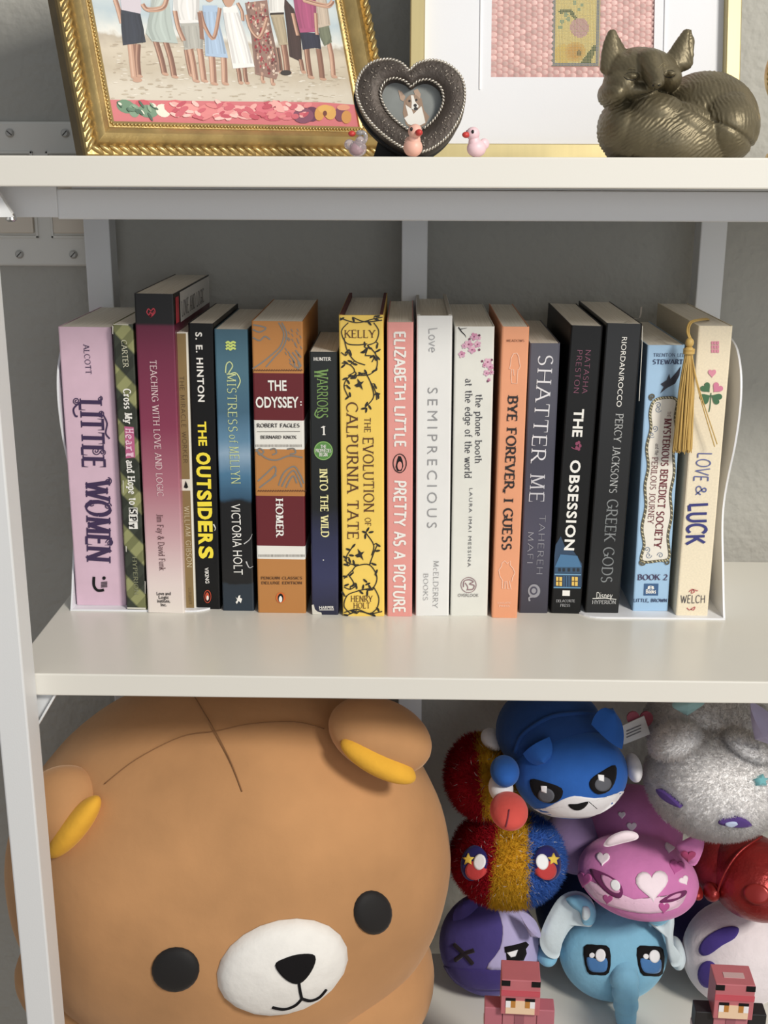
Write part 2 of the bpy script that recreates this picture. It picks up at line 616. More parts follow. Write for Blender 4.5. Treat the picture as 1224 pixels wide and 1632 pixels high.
class Crop:
    """photo positions read in an enlarged view: origin and scale of that view"""
    def __init__(s, surf, ox, oy, k):
        s.s, s.ox, s.oy, s.k = surf, ox, oy, k

    def p(s, x, y):
        return s.s.loc(s.ox + x / s.k, s.oy + y / s.k)

    def unit(s, x, y):
        return s.s.px(s.ox + x / s.k, s.oy + y / s.k) / s.k

    def text(s, string, a, b, cap, m, sty='serif', name='lettering', layer=2, bold=0.0, track=1.0):
        if sty == 'sans':
            V, Fc = sans_text(string, bold, track)
        else:
            V, Fc = own_text(string, seed=len(string) * 7 + ord(string[0]), **STY[sty])
        if not V:
            return
        xs = [p[0] for p in V]
        x0, W = min(xs), max(xs) - min(xs)
        P, Q = Vector(s.p(*a)), Vector(s.p(*b))
        d = Q - P
        L = d.length
        d.normalize()
        n = Vector((-d.y, d.x))
        h = cap * s.unit((a[0] + b[0]) / 2, (a[1] + b[1]) / 2)
        vs = [tuple(P + d * ((p[0] - x0) / W * L) + n * ((p[1] - .5) * h)) + (p[2],) for p in V]
        s.s.put(name, m, vs, Fc, layer)

    def ctext(s, string, c, w, h, m, sty='serif', **kw):
        s.text(string, (c[0] - w / 2, c[1]), (c[0] + w / 2, c[1]), h, m, sty, **kw)

    def poly(s, pts, m, name='printed_panel', layer=1):
        vs = [s.p(*q) for q in pts]
        s.s.put(name, m, vs, [tuple(range(len(vs)))], layer)

    def ell(s, c, rx, ry, m, name='emblem', layer=2, n=20, rot=0.0):
        ca, sa = math.cos(R_(rot)), math.sin(R_(rot))
        pts = []
        for k in range(n):
            a = 2 * math.pi * k / n
            x, y = rx * math.cos(a), ry * math.sin(a)
            pts.append((c[0] + x * ca - y * sa, c[1] + x * sa + y * ca))
        s.poly(pts, m, name, layer)

    def stroke(s, pts, w, m, name='line_drawing', layer=2, smooth=True, closed=False, taper=False):
        q = [tuple(v) for v in spline(pts, 5, closed)] if smooth and len(pts) > 2 else pts
        q = [s.p(*t) for t in q]
        ww = w * s.unit(*pts[0])
        wf = (lambda dx, dy, t: ww * (1.0 - .75 * t)) if taper else (lambda dx, dy, t: ww)
        vs, fs = ribbon(q, wf, closed)
        s.s.put(name, m, vs, fs, layer)

    def ring(s, c, rx, ry, w, m, name='emblem', layer=2, n=24):
        s.stroke([(c[0] + rx * math.cos(2 * math.pi * k / n), c[1] + ry * math.sin(2 * math.pi * k / n)) for k in range(n)], w, m, name, layer, smooth=False, closed=True)

    def heart(s, c, w, h, m, name='heart_motif', layer=2, rot=0):
        pts = []
        for k in range(28):
            t = 2 * math.pi * k / 28
            x = math.sin(t) ** 3 * w / 2
            y = -(13 * math.cos(t) - 5 * math.cos(2 * t) - 2 * math.cos(3 * t) - math.cos(4 * t)) / 29 * h
            ca, sa = math.cos(R_(rot)), math.sin(R_(rot))
            pts.append((c[0] + x * ca - y * sa, c[1] + x * sa + y * ca))
        s.poly(pts, m, name, layer)

    def spiral(s, c, r, turns, a0, w, m, name='flourish', layer=2, sgn=1):
        pts = []
        n = int(14 * turns)
        for k in range(n + 1):
            t = k / n
            a = R_(a0) + sgn * t * turns * 2 * math.pi
            rr = r * (1 - .85 * t)
            pts.append((c[0] + rr * math.cos(a), c[1] + rr * math.sin(a)))
        s.stroke(pts, w, m, name, layer, smooth=False)

# ================================================================ the room
ZM = ZT - 0.3245               # middle shelf surface
ZL = ZT - 0.714                # lower shelf surface
YW = 1.012                     # wall
YF, YB = 0.7135, 0.957         # shelf front and back edges
ZFLOOR = 0.0

wm = bpy.data.materials.new('painted_textured_plaster')
wm.use_nodes = True
nt = wm.node_tree
b = nt.nodes['Principled BSDF']
b.inputs['Base Color'].default_value = lin((176, 174, 166))
b.inputs['Roughness'].default_value = 0.75
tc = nt.nodes.new('ShaderNodeTexCoord')
n1 = nt.nodes.new('ShaderNodeTexNoise')
n1.inputs['Scale'].default_value = 130
n1.inputs['Detail'].default_value = 2
n1.inputs['Roughness'].default_value = 0.4
nt.links.new(tc.outputs['Object'], n1.inputs['Vector'])
n2 = nt.nodes.new('ShaderNodeTexVoronoi')
n2.inputs['Scale'].default_value = 190
nt.links.new(tc.outputs['Object'], n2.inputs['Vector'])
ad = nt.nodes.new('ShaderNodeMath')
ad.operation = 'MULTIPLY_ADD'
ad.inputs[1].default_value = 0.12
nt.links.new(n2.outputs['Distance'], ad.inputs[0])
nt.links.new(n1.outputs['Fac'], ad.inputs[2])
bp = nt.nodes.new('ShaderNodeBump')
bp.inputs['Strength'].default_value = 0.55
bp.inputs['Distance'].default_value = 0.0035
nt.links.new(ad.outputs[0], bp.inputs['Height'])
nt.links.new(bp.outputs[0], b.inputs['Normal'])
WALL = wm
struct(MB().box((-1.6, YW, ZFLOOR), (2.2, YW + 0.1, 2.5)).build('wall_back', WALL))
struct(MB().box((-1.6, -1.8, -0.05), (2.2, YW + 0.1, 0)).build('floor', mat((150, 128, 104), .6, name='carpet', var=.15, vscale=120, bump=.6, bscale=500)))
struct(MB().box((-1.6, YW - 0.014, 0), (2.2, YW, 0.09), .003).build('baseboard_back', mat((225, 224, 218), .4)))

# ================================================================ shelving unit
STEEL = mat((222, 224, 226), .42, name='white_powder_coat', bump=.04, bscale=900)
BOARD = mat((226, 223, 214), .27, name='white_laminate', bump=.02, bscale=700)
unit = thing('shelving_unit', 'white metal and laminate open shelving unit standing against the grey wall', 'shelf', (0, 0.8, 0))
UI = Matrix.Translation((0, 0.8, 0))
XL = at_z(78, 990, ZM).x
XR = 0.79
YT = 0.692                     # front edge of the overhanging top board


def upart(mb, name, m=STEEL, **k):
    return mb.build(name, m, unit, world_to=UI, **k)


upart(MB().box((XL - .032, YT, ZT - .0168), (XR + .03, YB + .03, ZT), .0009), 'shelf_board', BOARD)
upart(MB().box((XL, YF, ZM - .0155), (XR, YB, ZM), .0009), 'shelf_board', BOARD)
upart(MB().box((XL, YF, ZL - .0155), (XR, YB, ZL), .0009), 'shelf_board', BOARD)
upart(MB().box((XL, YF, 0.115), (XR, YB, 0.13), .0009), 'shelf_board', BOARD)
fx0, fx1 = at_y(1.4, 1207, .69).x, at_y(48.5, 1207, .69).x
for a in (fx0, XR + .001):
    upart(MB().box((a, .690, 0), (a + (fx1 - fx0), .7132, ZT - .0168), .0012), 'post')
bx = [at_y(156, 430, .957).x - .0095, at_y(661, 430, .957).x - .0105, at_y(1134, 430, .957).x - .0105]
bx += [bx[2] + .245, bx[2] + .49]
for a in bx:
    upart(MB().box((a, .9572, 0), (a + .0205, .979, ZT - .0168), .001), 'post')
zb0, zb1 = at_y(600, 351.5, .734).z, at_y(600, 303.2, .734).z
xb = at_y(91, 330, .734).x
upart(MB().box((xb, .734, zb0), (XR - .01, .753, min(zb1, ZT - .0168)), .0008), 'beam')
upart(MB().box((XL, .945, zb0), (XR, .957, zb1 + .001), .0008), 'beam')
# sleeve and gusset at the corner of the frame
upart(MB().box((fx0 + .004, .7322, at_y(60, 346.5, .7322).z), (xb + .0006, .7365, ZT - .0168), .0006), 'corner_bracket')
fr = Matrix.Identity(4)
p0, p1, p2 = at_y(-14, 297, .7105), at_y(24, 346, .7105), at_y(-30, 346, .7105)
g = MB()
gx = at_y(22, 346, .709).x
g.prism([(fx1 - .002, ZT - .017), (fx1 + .002, ZT - .017), (gx, at_y(24, 346, .709).z), (fx1 - .002, at_y(24, 346, .709).z)], .7085, .7132)
upart(g, 'gusset')
sc = at_y(18, 350, .7115)
s_ = MB()
s_.tube([sc + Vector((0, 0, .0035)), sc, sc - Vector((0, 0, .0012))], [.0024, .0033, .0018], 14)
upart(s_, 'screw', mat((205, 205, 205), .25, 1.0, name='steel'), smooth=True, autos=40)
a, b2, c2 = at_y(60, 1108.5, .722), at_y(95.5, 1108.5, .722), at_y(62, 1156, .722)
g = MB()
g.prism([(a.x - .003, ZM - .0155), (b2.x, ZM - .0155), (c2.x, c2.z), (a.x - .003, c2.z)], .7205, .7230)
g.prism([(b2.x - .0016, ZM - .0155), (b2.x, ZM - .0155), (c2.x, c2.z), (c2.x - .0016, c2.z)], .716, .7295)
upart(g, 'gusset')

# ================================================================ light switches on the wall
PLATE = mat((224, 222, 214), .4, name='switch_plastic')
ROCK = mat((222, 210, 192), .35, name='rocker_plastic')
sA, sB = at_y(17, 212, YW - .004), at_y(105, 212, YW - .004)
sz1 = at_y(60, 405, YW - .004).z
gx_ = sB.x - sA.x
sp = thing('switch_plate', 'white multi-gang rocker light switch plate with slotted screws on the wall', 'light switch', (sA.x, YW, sz1 - .017))
SI = Matrix.Translation((sA.x, YW, sz1 - .017))
pz0, pz1 = at_y(60, 424, YW - .004).z, at_y(60, 193.5, YW - .004).z
px0, px1 = sA.x - gx_ * 1.75, sB.x + gx_ * .75
MB().box((px0, YW - .006, pz0), (px1, YW + .001, pz1), .002).build('plate', PLATE, sp, world_to=SI)
zc = (pz0 + pz1) / 2
for k in (-1, 0, 1):
    cx = sA.x + gx_ * k
    fr_ = MB()
    w, h = .0172, .0345
    for (a, c) in (((cx - w, zc - h), (cx - w + .0022, zc + h)), ((cx + w - .0022, zc - h), (cx + w, zc + h)), ((cx - w, zc - h), (cx + w, zc - h + .0022)), ((cx - w, zc + h - .0022), (cx + w, zc + h))):
        fr_.box((a[0], YW - .0078, a[1]), (c[0], YW - .005, c[1]), .0005)
    r = fr_.build('rocker_frame', PLATE, sp, world_to=SI)
    MB().box((cx - w + .003, YW - .0105, zc - h + .004), (cx + w - .003, YW - .005, zc + h - .003), .001).build('rocker', ROCK, sp, world_to=SI)
    for z in (sA.z, sz1):
        s_ = MB()
        s_.tube([(cx, YW - .0058, z), (cx, YW - .0072, z), (cx, YW - .0082, z)], [.0035, .0035, .0022], 18)
        so = s_.build('screw', mat((190, 188, 182), .4, .4, name='painted_screw'), sp, smooth=True, autos=35, world_to=SI)
        an = R_(random.choice((45, 50, 40, 140)))
        dx, dz = math.cos(an) * .0026, math.sin(an) * .0026
        nx, nz = -math.sin(an) * .0004, math.cos(an) * .0004
        q = MB()
        q.prism([(cx - dx - nx, z - dz - nz), (cx + dx - nx, z + dz - nz), (cx + dx + nx, z + dz + nz), (cx - dx + nx, z - dz + nz)], YW - .0084, YW - .008)
        so2 = q.build('screw_slot', mat((70, 68, 64), .7), so, world_to=SI)

# ================================================================ bookends
BEND = mat((232, 234, 240), .38, name='white_enamel')
prof = [(0, 0), (.006, .012), (.015, .035), (.026, .062), (.028, .082), (.022, .104), (.013, .126), (.008, .148), (.008, .166), (.014, .182), (.028, .195), (.045, .2)]


def bookend(corner, side, length, label):
    o = thing('bookend', label, 'bookend', (corner.x, corner.y, ZM))
    M0 = Matrix.Translation((corner.x, corner.y, ZM))
    pts = [tuple(q) for q in spline(prof, 4)]
    back = [(.1 - p[0], p[1]) for p in reversed(pts)]
    outl = pts + back
    t = .0014
    vs = [(corner.x - (t if side > 0 else 0), corner.y + p[0], ZM + p[1]) for p in outl] + [(corner.x + (0 if side > 0 else t), corner.y + p[0], ZM + p[1]) for p in outl]
    n = len(outl)
    fs = [tuple(range(n)), tuple(range(2 * n - 1, n - 1, -1))] + [((i + 1) % n, i, i + n, (i + 1) % n + n) for i in range(n)]
    MB().add(vs, fs).build('upright', BEND, o, world_to=M0)
    x0, x1 = (corner.x - length, corner.x) if side > 0 else (corner.x, corner.x + length)
    inner = x0 if side > 0 else x1
    sg = -1 if side > 0 else 1
    pl = [(corner.x, corner.y)]
    for k in range(7):
        a = R_(90 * k / 6)
        pl.append((inner - sg * .018 + sg * .018 * math.sin(a), corner.y + .018 - .018 * math.cos(a)))
    pl += [(inner, corner.y + .1), (corner.x, corner.y + .1)]
    vs = [(p[0], p[1], ZM) for p in pl] + [(p[0], p[1], ZM + .0013) for p in pl]
    n = len(pl)
    fs = [tuple(range(n)), tuple(range(2 * n - 1, n - 1, -1))] + [((i + 1) % n, i, i + n, (i + 1) % n + n) for i in range(n)]
    MB().add(vs, fs).build('base_plate', BEND, o, world_to=M0)
    return o


cR = at_z(1156, 988, ZM)
cL = at_z(112, 973.5, ZM)
bookend(cL, -1, .108, 'white curved metal bookend propping the pale pink paperback')
bookend(cR, 1, .108, 'white curved metal bookend propping the cream book with a tassel')

# ================================================================ books
PAGE = bpy.data.materials.new('page_edges')
PAGE.use_nodes = True
nt = PAGE.node_tree
b = nt.nodes['Principled BSDF']
b.inputs['Roughness'].default_value = 0.9
tc = nt.nodes.new('ShaderNodeTexCoord')
mp = nt.nodes.new('ShaderNodeMapping')
mp.inputs['Scale'].default_value = (2600, 14, 14)
nt.links.new(tc.outputs['Object'], mp.inputs[0])
n = nt.nodes.new('ShaderNodeTexNoise')
n.inputs['Scale'].default_value = 1.0
nt.links.new(mp.outputs[0], n.inputs['Vector'])
r = nt.nodes.new('ShaderNodeValToRGB')
r.color_ramp.elements[0].position = .3
r.color_ramp.elements[0].color = lin((220, 212, 196))
r.color_ramp.elements[1].position = .7
r.color_ramp.elements[1].color = lin((246, 241, 230))
nt.links.new(n.outputs['Fac'], r.inputs[0])
nt.links.new(r.outputs[0], b.inputs['Base Color'])

C3, C4, C5, C6 = (60, 430, 2.864), (380, 450, 2.967), (600, 450, 2.967), (860, 450, 2.967)
WHITE = mat((238, 236, 230), .5, name='white_ink')
BLACK = mat((16, 15, 17), .55, name='black_ink', spec=.3)


class Book:
    def __init__(s, crop, TL, TR, BR, BL, cover, label, dep=.13, hard=False, lift=0.0, pages=PAGE, name=None, board=None, edge=None, group=None):
        ox, oy, k = crop
        P = lambda q: (ox + q[0] / k, oy + q[1] / k)
        z0 = ZM + lift
        bl, br = at_z(*P(BL), z0), at_z(*P(BR), z0)
        y = (bl.y + br.y) / 2
        bl, br = at_y(*P(BL), y), at_y(*P(BR), y)
        tl, tr = at_y(*P(TL), y), at_y(*P(TR), y)
        s.w = ((br.x - bl.x) + (tr.x - tl.x)) / 2
        s.h = ((tl.z + tr.z) / 2 - z0)
        lean = math.atan2(((tl.x + tr.x) - (bl.x + br.x)) / 2, s.h)
        x = ((bl.x + br.x) + (tl.x + tr.x)) / 4 - math.sin(lean) * s.h / 2 - s.w / 2
        lift_c = abs(math.sin(lean)) * (s.w if lean < 0 else 0)
        s.mw = Matrix.Translation((x, y, z0 + (s.w * abs(math.sin(lean)) if lean > 0 else 0))) @ Matrix.Rotation(lean, 4, 'Y')
        if lean < 0:
            s.mw = Matrix.Translation((x, y, z0)) @ Matrix.Rotation(lean, 4, 'Y')
        s.o = thing(name or ('hardcover_book' if hard else 'paperback_book'), label, 'book', mw=s.mw)
        s.d = dep
        w, h, t = s.w, s.h, (.0022 if hard else .0006)
        ov = .003 if hard else 0.0
        # cover: spine and two boards as one folded sheet
        m = cover(s) if callable(cover) else cover
        c = MB()
        bv = .0012
        prof = [(0, dep), (0, bv), (bv * .3, bv * .3), (bv, 0), (w - bv, 0), (w - bv * .3, bv * .3), (w, bv), (w, dep)]
        inn = [(t, dep), (t, bv + t), (t * 1.1, t * 1.1), (bv + t, t), (w - bv - t, t), (w - t * 1.1, t * 1.1), (w - t, bv + t), (w - t, dep)]
        vs = [(p[0], p[1], zz) for zz in (0, h) for p in prof] + [(p[0], p[1], zz) for zz in (0, h) for p in inn]
        n = len(prof)
        fs = []
        for i in range(n - 1):
            fs.append((i, i + 1, n + i + 1, n + i))
            fs.append((2 * n + i + 1, 2 * n + i, 3 * n + i, 3 * n + i + 1))
            fs.append((n + i, n + i + 1, 3 * n + i + 1, 3 * n + i))
            fs.append((i + 1, i, 2 * n + i, 2 * n + i + 1))
        fs.append((0, n, 3 * n, 2 * n))
        fs.append((n - 1, 2 * n - 1 + 2 * n - 0 - n, 4 * n - 1, 2 * n - 1)) if False else None
        c.add(vs, [f for f in fs if f])
        s.cover = c.build('dust_jacket' if hard else 'cover', m, s.o)
        if hard:
            bd = MB()
            bm_ = board or mat((120, 40, 40), .7)
            bd.box((t * .2, .004, -.0 + .0004), (t * 1.2, dep - .001, h + .0004))
            bd.box((w - t * 1.2, .004, .0004), (w - t * .2, dep - .001, h + .0004))
            bd.build('board', bm_, s.o)
        MB().box((t * 1.25, t * 1.6 + (.004 if hard else 0), ov), (w - t * 1.25, dep - .0015 - ov, h - ov - (.0004 if not hard else 0))).build('page_block', pages, s.o)
        s.sf = Surf(s.mw, s.o)
        s.c = Crop(s.sf, ox, oy, k)

    def done(s):
        s.sf.flush()


INK = lambda *c: mat(c, .5, name='printed_ink')

# ---- pale pink, ornate purple title
B = Book(C3, (92, 262), (336, 262), (406, 1533), (178, 1530), mat((219, 184, 204), .5, name='pink_cover', var=.03, vscale=90), 'thick pale pink paperback with ornate dark purple lettering beside the bookend', .125, lift=.0013)
c = B.c
PU = INK(62, 42, 84)
c.text('ALCOTT', (222, 338), (234, 475), 25, PU, 'serif')
c.text('LITTLE', (243, 588), (258, 900), 98, PU, 'fancy', name='title_lettering')
c.text('WOMEN', (276, 950), (280, 1335), 105, PU, 'fancy', name='title_lettering')
for q in ((178, 598, 16, 90, 1), (286, 588, 12, -90, 1), (290, 655, 17, 180, -1), (268, 825, 20, 0, 1), (298, 832, 14, 90, -1), (322, 965, 18, -90, 1), (322, 1078, 16, 0, -1), (330, 1245, 18, 180, 1), (246, 1062, 16, 40, 1)):
    c.spiral((q[0], q[1]), q[2], 1.6, q[3], 4.5, PU, sgn=q[4])
c.stroke([(200, 600), (166, 632), (172, 664), (184, 668)], 8, PU, 'flourish')
c.stroke([(300, 660), (318, 700), (312, 745), (330, 770)], 7, PU, 'flourish')
c.stroke([(258, 1400), (258, 1440), (275, 1462), (304, 1460)], 12, BLACK, 'publisher_mark')
c.ell((304, 1406), 8, 8, BLACK, 'publisher_mark')
for k in range(4):
    c.poly([(290, 1424 + k * 7), (319, 1422 + k * 7), (319, 1426 + k * 7), (290, 1428 + k * 7)], BLACK, 'publisher_mark', 2)
B.done()

# ---- green plaid
def plaid(bk):
    m = bpy.data.materials.new('plaid_print')
    m.use_nodes = True
    nt = m.node_tree
    b = nt.nodes['Principled BSDF']
    b.inputs['Roughness'].default_value = .5
    tc = nt.nodes.new('ShaderNodeTexCoord')
    outs = []
    for rot, scl in ((R_(-48), 12), (R_(48), 26), (R_(48), 120)):
        mp = nt.nodes.new('ShaderNodeMapping')
        mp.inputs['Rotation'].default_value = (0, rot, 0)
        nt.links.new(tc.outputs['Object'], mp.inputs[0])
        w = nt.nodes.new('ShaderNodeTexWave')
        w.bands_direction = 'Z'
        w.inputs['Scale'].default_value = scl
        w.inputs['Distortion'].default_value = 0
        nt.links.new(mp.outputs[0], w.inputs['Vector'])
        outs.append(w.outputs['Fac'])
    r1 = nt.nodes.new('ShaderNodeValToRGB')
    r1.color_ramp.elements[0].position = .55
    r1.color_ramp.elements[0].color = lin((52, 58, 46))
    r1.color_ramp.elements[1].position = .72
    r1.color_ramp.elements[1].color = lin((148, 150, 96))
    nt.links.new(outs[0], r1.inputs[0])
    r2 = nt.nodes.new('ShaderNodeValToRGB')
    r2.color_ramp.elements[0].position = .45
    r2.color_ramp.elements[0].color = (1, 1, 1, 1)
    r2.color_ramp.elements[1].position = .6
    r2.color_ramp.elements[1].color = (.32, .34, .3, 1)
    nt.links.new(outs[1], r2.inputs[0])
    mx = nt.nodes.new('ShaderNodeMix')
    mx.data_type = 'RGBA'
    mx.blend_type = 'MULTIPLY'
    mx.inputs[0].default_value = .6
    nt.links.new(r1.outputs[0], mx.inputs[6])
    nt.links.new(r2.outputs[0], mx.inputs[7])
    nt.links.new(mx.outputs[2], b.inputs['Base Color'])
    return m


B = Book(C3, (340, 248), (436, 248), (496, 1551), (408, 1551), plaid, 'worn green plaid paperback beside the pale pink paperback', .125, lift=.0013)
c = B.c
PALE = INK(206, 204, 178)
c.text('CARTER', (394, 320), (404, 447), 24, PALE, 'serif')
c.text('Cross My', (408, 542), (417, 703), 32, WHITE, 'slab', name='title_lettering')
c.poly([(396, 714), (439, 718), (446, 856), (403, 860)], INK(196, 92, 138))
for i, ch in enumerate('Heart'):
    c.text(ch, (420 + i, 723 + i * 27), (421 + i, 745 + i * 27), 36, INK(238, 190, 214), 'slab', name='title_lettering', layer=3)
c.text('and Hope to', (422, 868), (437, 1072), 32, WHITE, 'slab', name='title_lettering')
for i, (ch, bgc, fgc) in enumerate((('S', BLACK, WHITE), ('P', WHITE, BLACK), ('y', WHITE, BLACK))):
    y0 = 1085 + i * 33
    c.poly([(416, y0), (456, y0), (458, y0 + 31), (418, y0 + 31)], WHITE if ch == 'S' else bgc, layer=1)
    if ch == 'S':
        c.poly([(420, y0 + 3), (453, y0 + 3), (454, y0 + 28), (421, y0 + 28)], BLACK, layer=2)
    c.text(ch, (437, y0 + 6), (438, y0 + 26), 28, fgc, 'slab', name='title_lettering', layer=3)
c.text('HYPERION', (443, 1308), (452, 1482), 18, INK(140, 142, 108), 'serif')
wr = INK(214, 210, 198)
for (x, y, w, h) in ((341, 255, 5, 40), (345, 247, 70, 6), (389, 960, 4, 60), (402, 1260, 5, 28), (409, 1540, 85, 10), (489, 1420, 4, 60)):
    c.poly([(x, y), (x + w, y + 2), (x + w - 1, y + h), (x + 1, y + h - 3)], wr, 'worn_edge')
B.done()

# ---- tall burgundy fading to white
def burg(bk):
    return ramp_mat('burgundy_fade', [(0, (232, 222, 214)), (.1, (226, 208, 204)), (.25, (206, 164, 170)), (.42, (176, 104, 122)), (.6, (140, 52, 82)), (.905, (104, 28, 58)), (.912, (20, 16, 17)), (1, (18, 16, 16))], bk.h, rough=.35)


B = Book(C3, (437, 112), (622, 108), (668, 1565), (505, 1568), burg, 'tallest book, a burgundy paperback fading to white at the foot', .15)
c = B.c
PW = INK(226, 196, 200)
c.text('TEACHING WITH LOVE AND LOGIC', (527, 412), (561, 1033), 28, PW, 'serif', name='title_lettering')
c.text('Jim Fay & David Funk', (558, 1115), (571, 1372), 26, INK(96, 58, 62), 'serif')
for i, t in enumerate(('Love and', 'Logic', 'Institute,', 'Inc.')):
    c.ctext(t, (576, 1476 + i * 17), (64, 46, 58, 26)[i], 15, BLACK, 'sans', bold=.02)
RD = INK(196, 50, 66)
c.stroke([(520, 216), (500, 196), (506, 178), (518, 186), (530, 176), (536, 194), (516, 214), (512, 196), (524, 200)], 5, RD, 'heart_motif')
c.stroke([(516, 190), (524, 205), (530, 188)], 4, RD, 'heart_motif')
B.done()
# the white panel with lettering on its front cover (the side that faces the thinner books)
sm = B.mw @ Matrix.Translation((B.w, 0, 0)) @ Matrix.Rotation(R_(90), 4, 'Z')
sf = Surf(sm, B.o)
LOC = B.o.matrix_world.inverted() @ sm


class SideSurf(Surf):
    def flush(s):
        for (name, *_), (mb, m) in s.parts.items():
            mb.v = [tuple(LOC @ Vector(p)) for p in mb.v]
            mb.build(name, m, s.parent, autos=False)
        s.parts = {}


sf = SideSurf(sm, B.o)
hh = B.h
def rect(x0, x1, z0, z1, m, layer, name='printed_panel'):
    sf.put(name, m, [(x0, z0), (x1, z0), (x1, z1), (x0, z1)], [(0, 1, 2, 3)], layer)
rect(.022, .149, hh - .022, hh - .001, INK(222, 220, 214), 1)
V, Fc = own_text('LOVE AND LOGIC', **STY['serif'])
xs = [p[0] for p in V]
sf.put('title_lettering', INK(120, 116, 116), [(.026 + p[0] / max(xs) * .095, hh - .0185 + p[1] * .0105, p[2]) for p in V], Fc, 2)
rect(.005, .017, hh - .021, hh - .003, RD, 1)
sf.flush()

# ---- thin gold-brown
B = Book(C3, (628, 285), (685, 285), (722, 1550), (672, 1550), mat((224, 218, 204), .5), 'thin gold-brown spined paperback next to the tall burgundy book', .125)
c = B.c
GB = mat((138, 112, 66), .42, name='bronze_print', var=.05)
c.poly([(636, 290), (677, 290), (695, 955), (655, 955)], GB)
c.poly([(657, 1008), (697, 1008), (715, 1548), (676, 1548)], GB)
c.poly([(676, 962), (682, 975), (688, 992), (680, 997), (668, 992), (673, 976)], BLACK, 'publisher_mark', 2)
c.text('THE MIRACLE WORKER', (658, 485), (676, 882), 19, INK(84, 62, 38), 'thin', name='title_lettering')
c.text('WILLIAM GIBSON', (681, 1078), (694, 1355), 22, INK(226, 212, 176), 'thin')
c.text('SCRIBNER', (694, 1450), (698, 1527), 12, INK(92, 70, 42), 'thin')
B.done()

# ---- black with bold yellow title
BKC = mat((15, 15, 16), .42, name='black_cover', var=.06, spec=.3)
YEL = INK(250, 226, 44)
B = Book(C3, (688, 246), (800, 244), (836, 1550), (724, 1548), BKC, 'black paperback with bold yellow title and white author name', .125)
c = B.c
c.text('S. E. HINTON', (736, 284), (749, 602), 30, WHITE, 'sans', bold=.035, track=1.15)
c.text('THE', (751, 692), (756, 803), 38, YEL, 'sans', bold=.04, name='title_lettering')
tit = 'OUTSIDERS'
yy = [830, 893, 950, 1003, 1055, 1083, 1143, 1200, 1258, 1322]
for i, ch in enumerate(tit):
    c.text(ch, (758 + i * 1.5, yy[i] + 3), (759 + i * 1.6, yy[i + 1] - 4), 60, YEL, 'sans', bold=.06, name='title_lettering')
c.text('VIKING', (772, 1358), (776, 1430), 17, WHITE, 'sans', bold=.02)
c.ell((776, 1490), 17, 30, INK(206, 70, 40), 'publisher_mark', 2)
c.ell((776, 1490), 14, 26, BLACK, 'publisher_mark', 3)
c.ell((775, 1489), 9, 19, INK(206, 70, 40), 'publisher_mark', 4)
c.ell((777, 1495), 5, 11, WHITE, 'publisher_mark', 5)
c.stroke([(803, 1160), (812, 1178), (808, 1190)], 6, WHITE, 'worn_edge', taper=True)
B.done()

# ---- blue over black
def sea(bk):
    return ramp_mat('sea_photograph', [(0, (38, 52, 66)), (.1, (34, 46, 58)), (.105, (15, 15, 17)), (.40, (16, 17, 20)), (.415, (44, 82, 112)), (.5, (70, 120, 156)), (.57, (140, 170, 196)), (.62, (92, 136, 168)), (.72, (62, 102, 128)), (.86, (70, 112, 132)), (1, (58, 98, 118))], bk.h, rough=.34, noise_amt=.05, nscale=55)


B = Book(C3, (805, 272), (958, 272), (988, 1555), (845, 1558), sea, 'blue sea paperback with pale green title above a black foot', .125)
c = B.c
GR = INK(202, 216, 150)
for dy in (0, 14, 28):
    c.stroke([(860, 335 + dy), (870, 328 + dy), (880, 336 + dy), (892, 328 + dy), (904, 334 + dy)], 9, INK(206, 226, 110), 'publisher_mark')
c.text('MISTRESS', (884, 470), (892, 738), 40, GR, 'thinserif', name='title_lettering')
c.stroke([(858, 470), (862, 432), (878, 420), (890, 440), (872, 474), (905, 470), (925, 505), (912, 540)], 5, GR, 'flourish')
c.text('of', (893, 752), (895, 790), 36, GR, 'thinserif', name='title_lettering')
c.text('MELLYN', (896, 805), (906, 976), 40, GR, 'thinserif', name='title_lettering')
c.text('VICTORIA HOLT', (905, 1068), (918, 1390), 42, WHITE, 'sans', bold=-.005)
c.stroke([(942, 1250), (968, 1230), (980, 1205)], 5, INK(200, 200, 200), 'flourish', taper=True)
c.stroke([(952, 1330), (966, 1358), (984, 1352)], 6, INK(200, 200, 200), 'flourish', taper=True)
c.poly([(904, 1492), (912, 1500), (918, 1486), (926, 1484), (924, 1496), (934, 1500), (928, 1520), (918, 1510), (910, 1524), (904, 1516), (912, 1506)], WHITE, 'publisher_mark', 2)
B.done()

# ---- ochre and maroon bands
OC, MR, CW = (190, 124, 58), (106, 20, 30), (232, 230, 222)


def bands(bk):
    k = lambda y: 1 - (y - 185) / (1564 - 185)
    return ramp_mat('banded_print', [(0, OC), (k(1296), CW), (k(1232), MR), (k(988), OC), (k(772), CW), (k(634), MR), (k(418), OC)], bk.h, const=True, rough=.55)


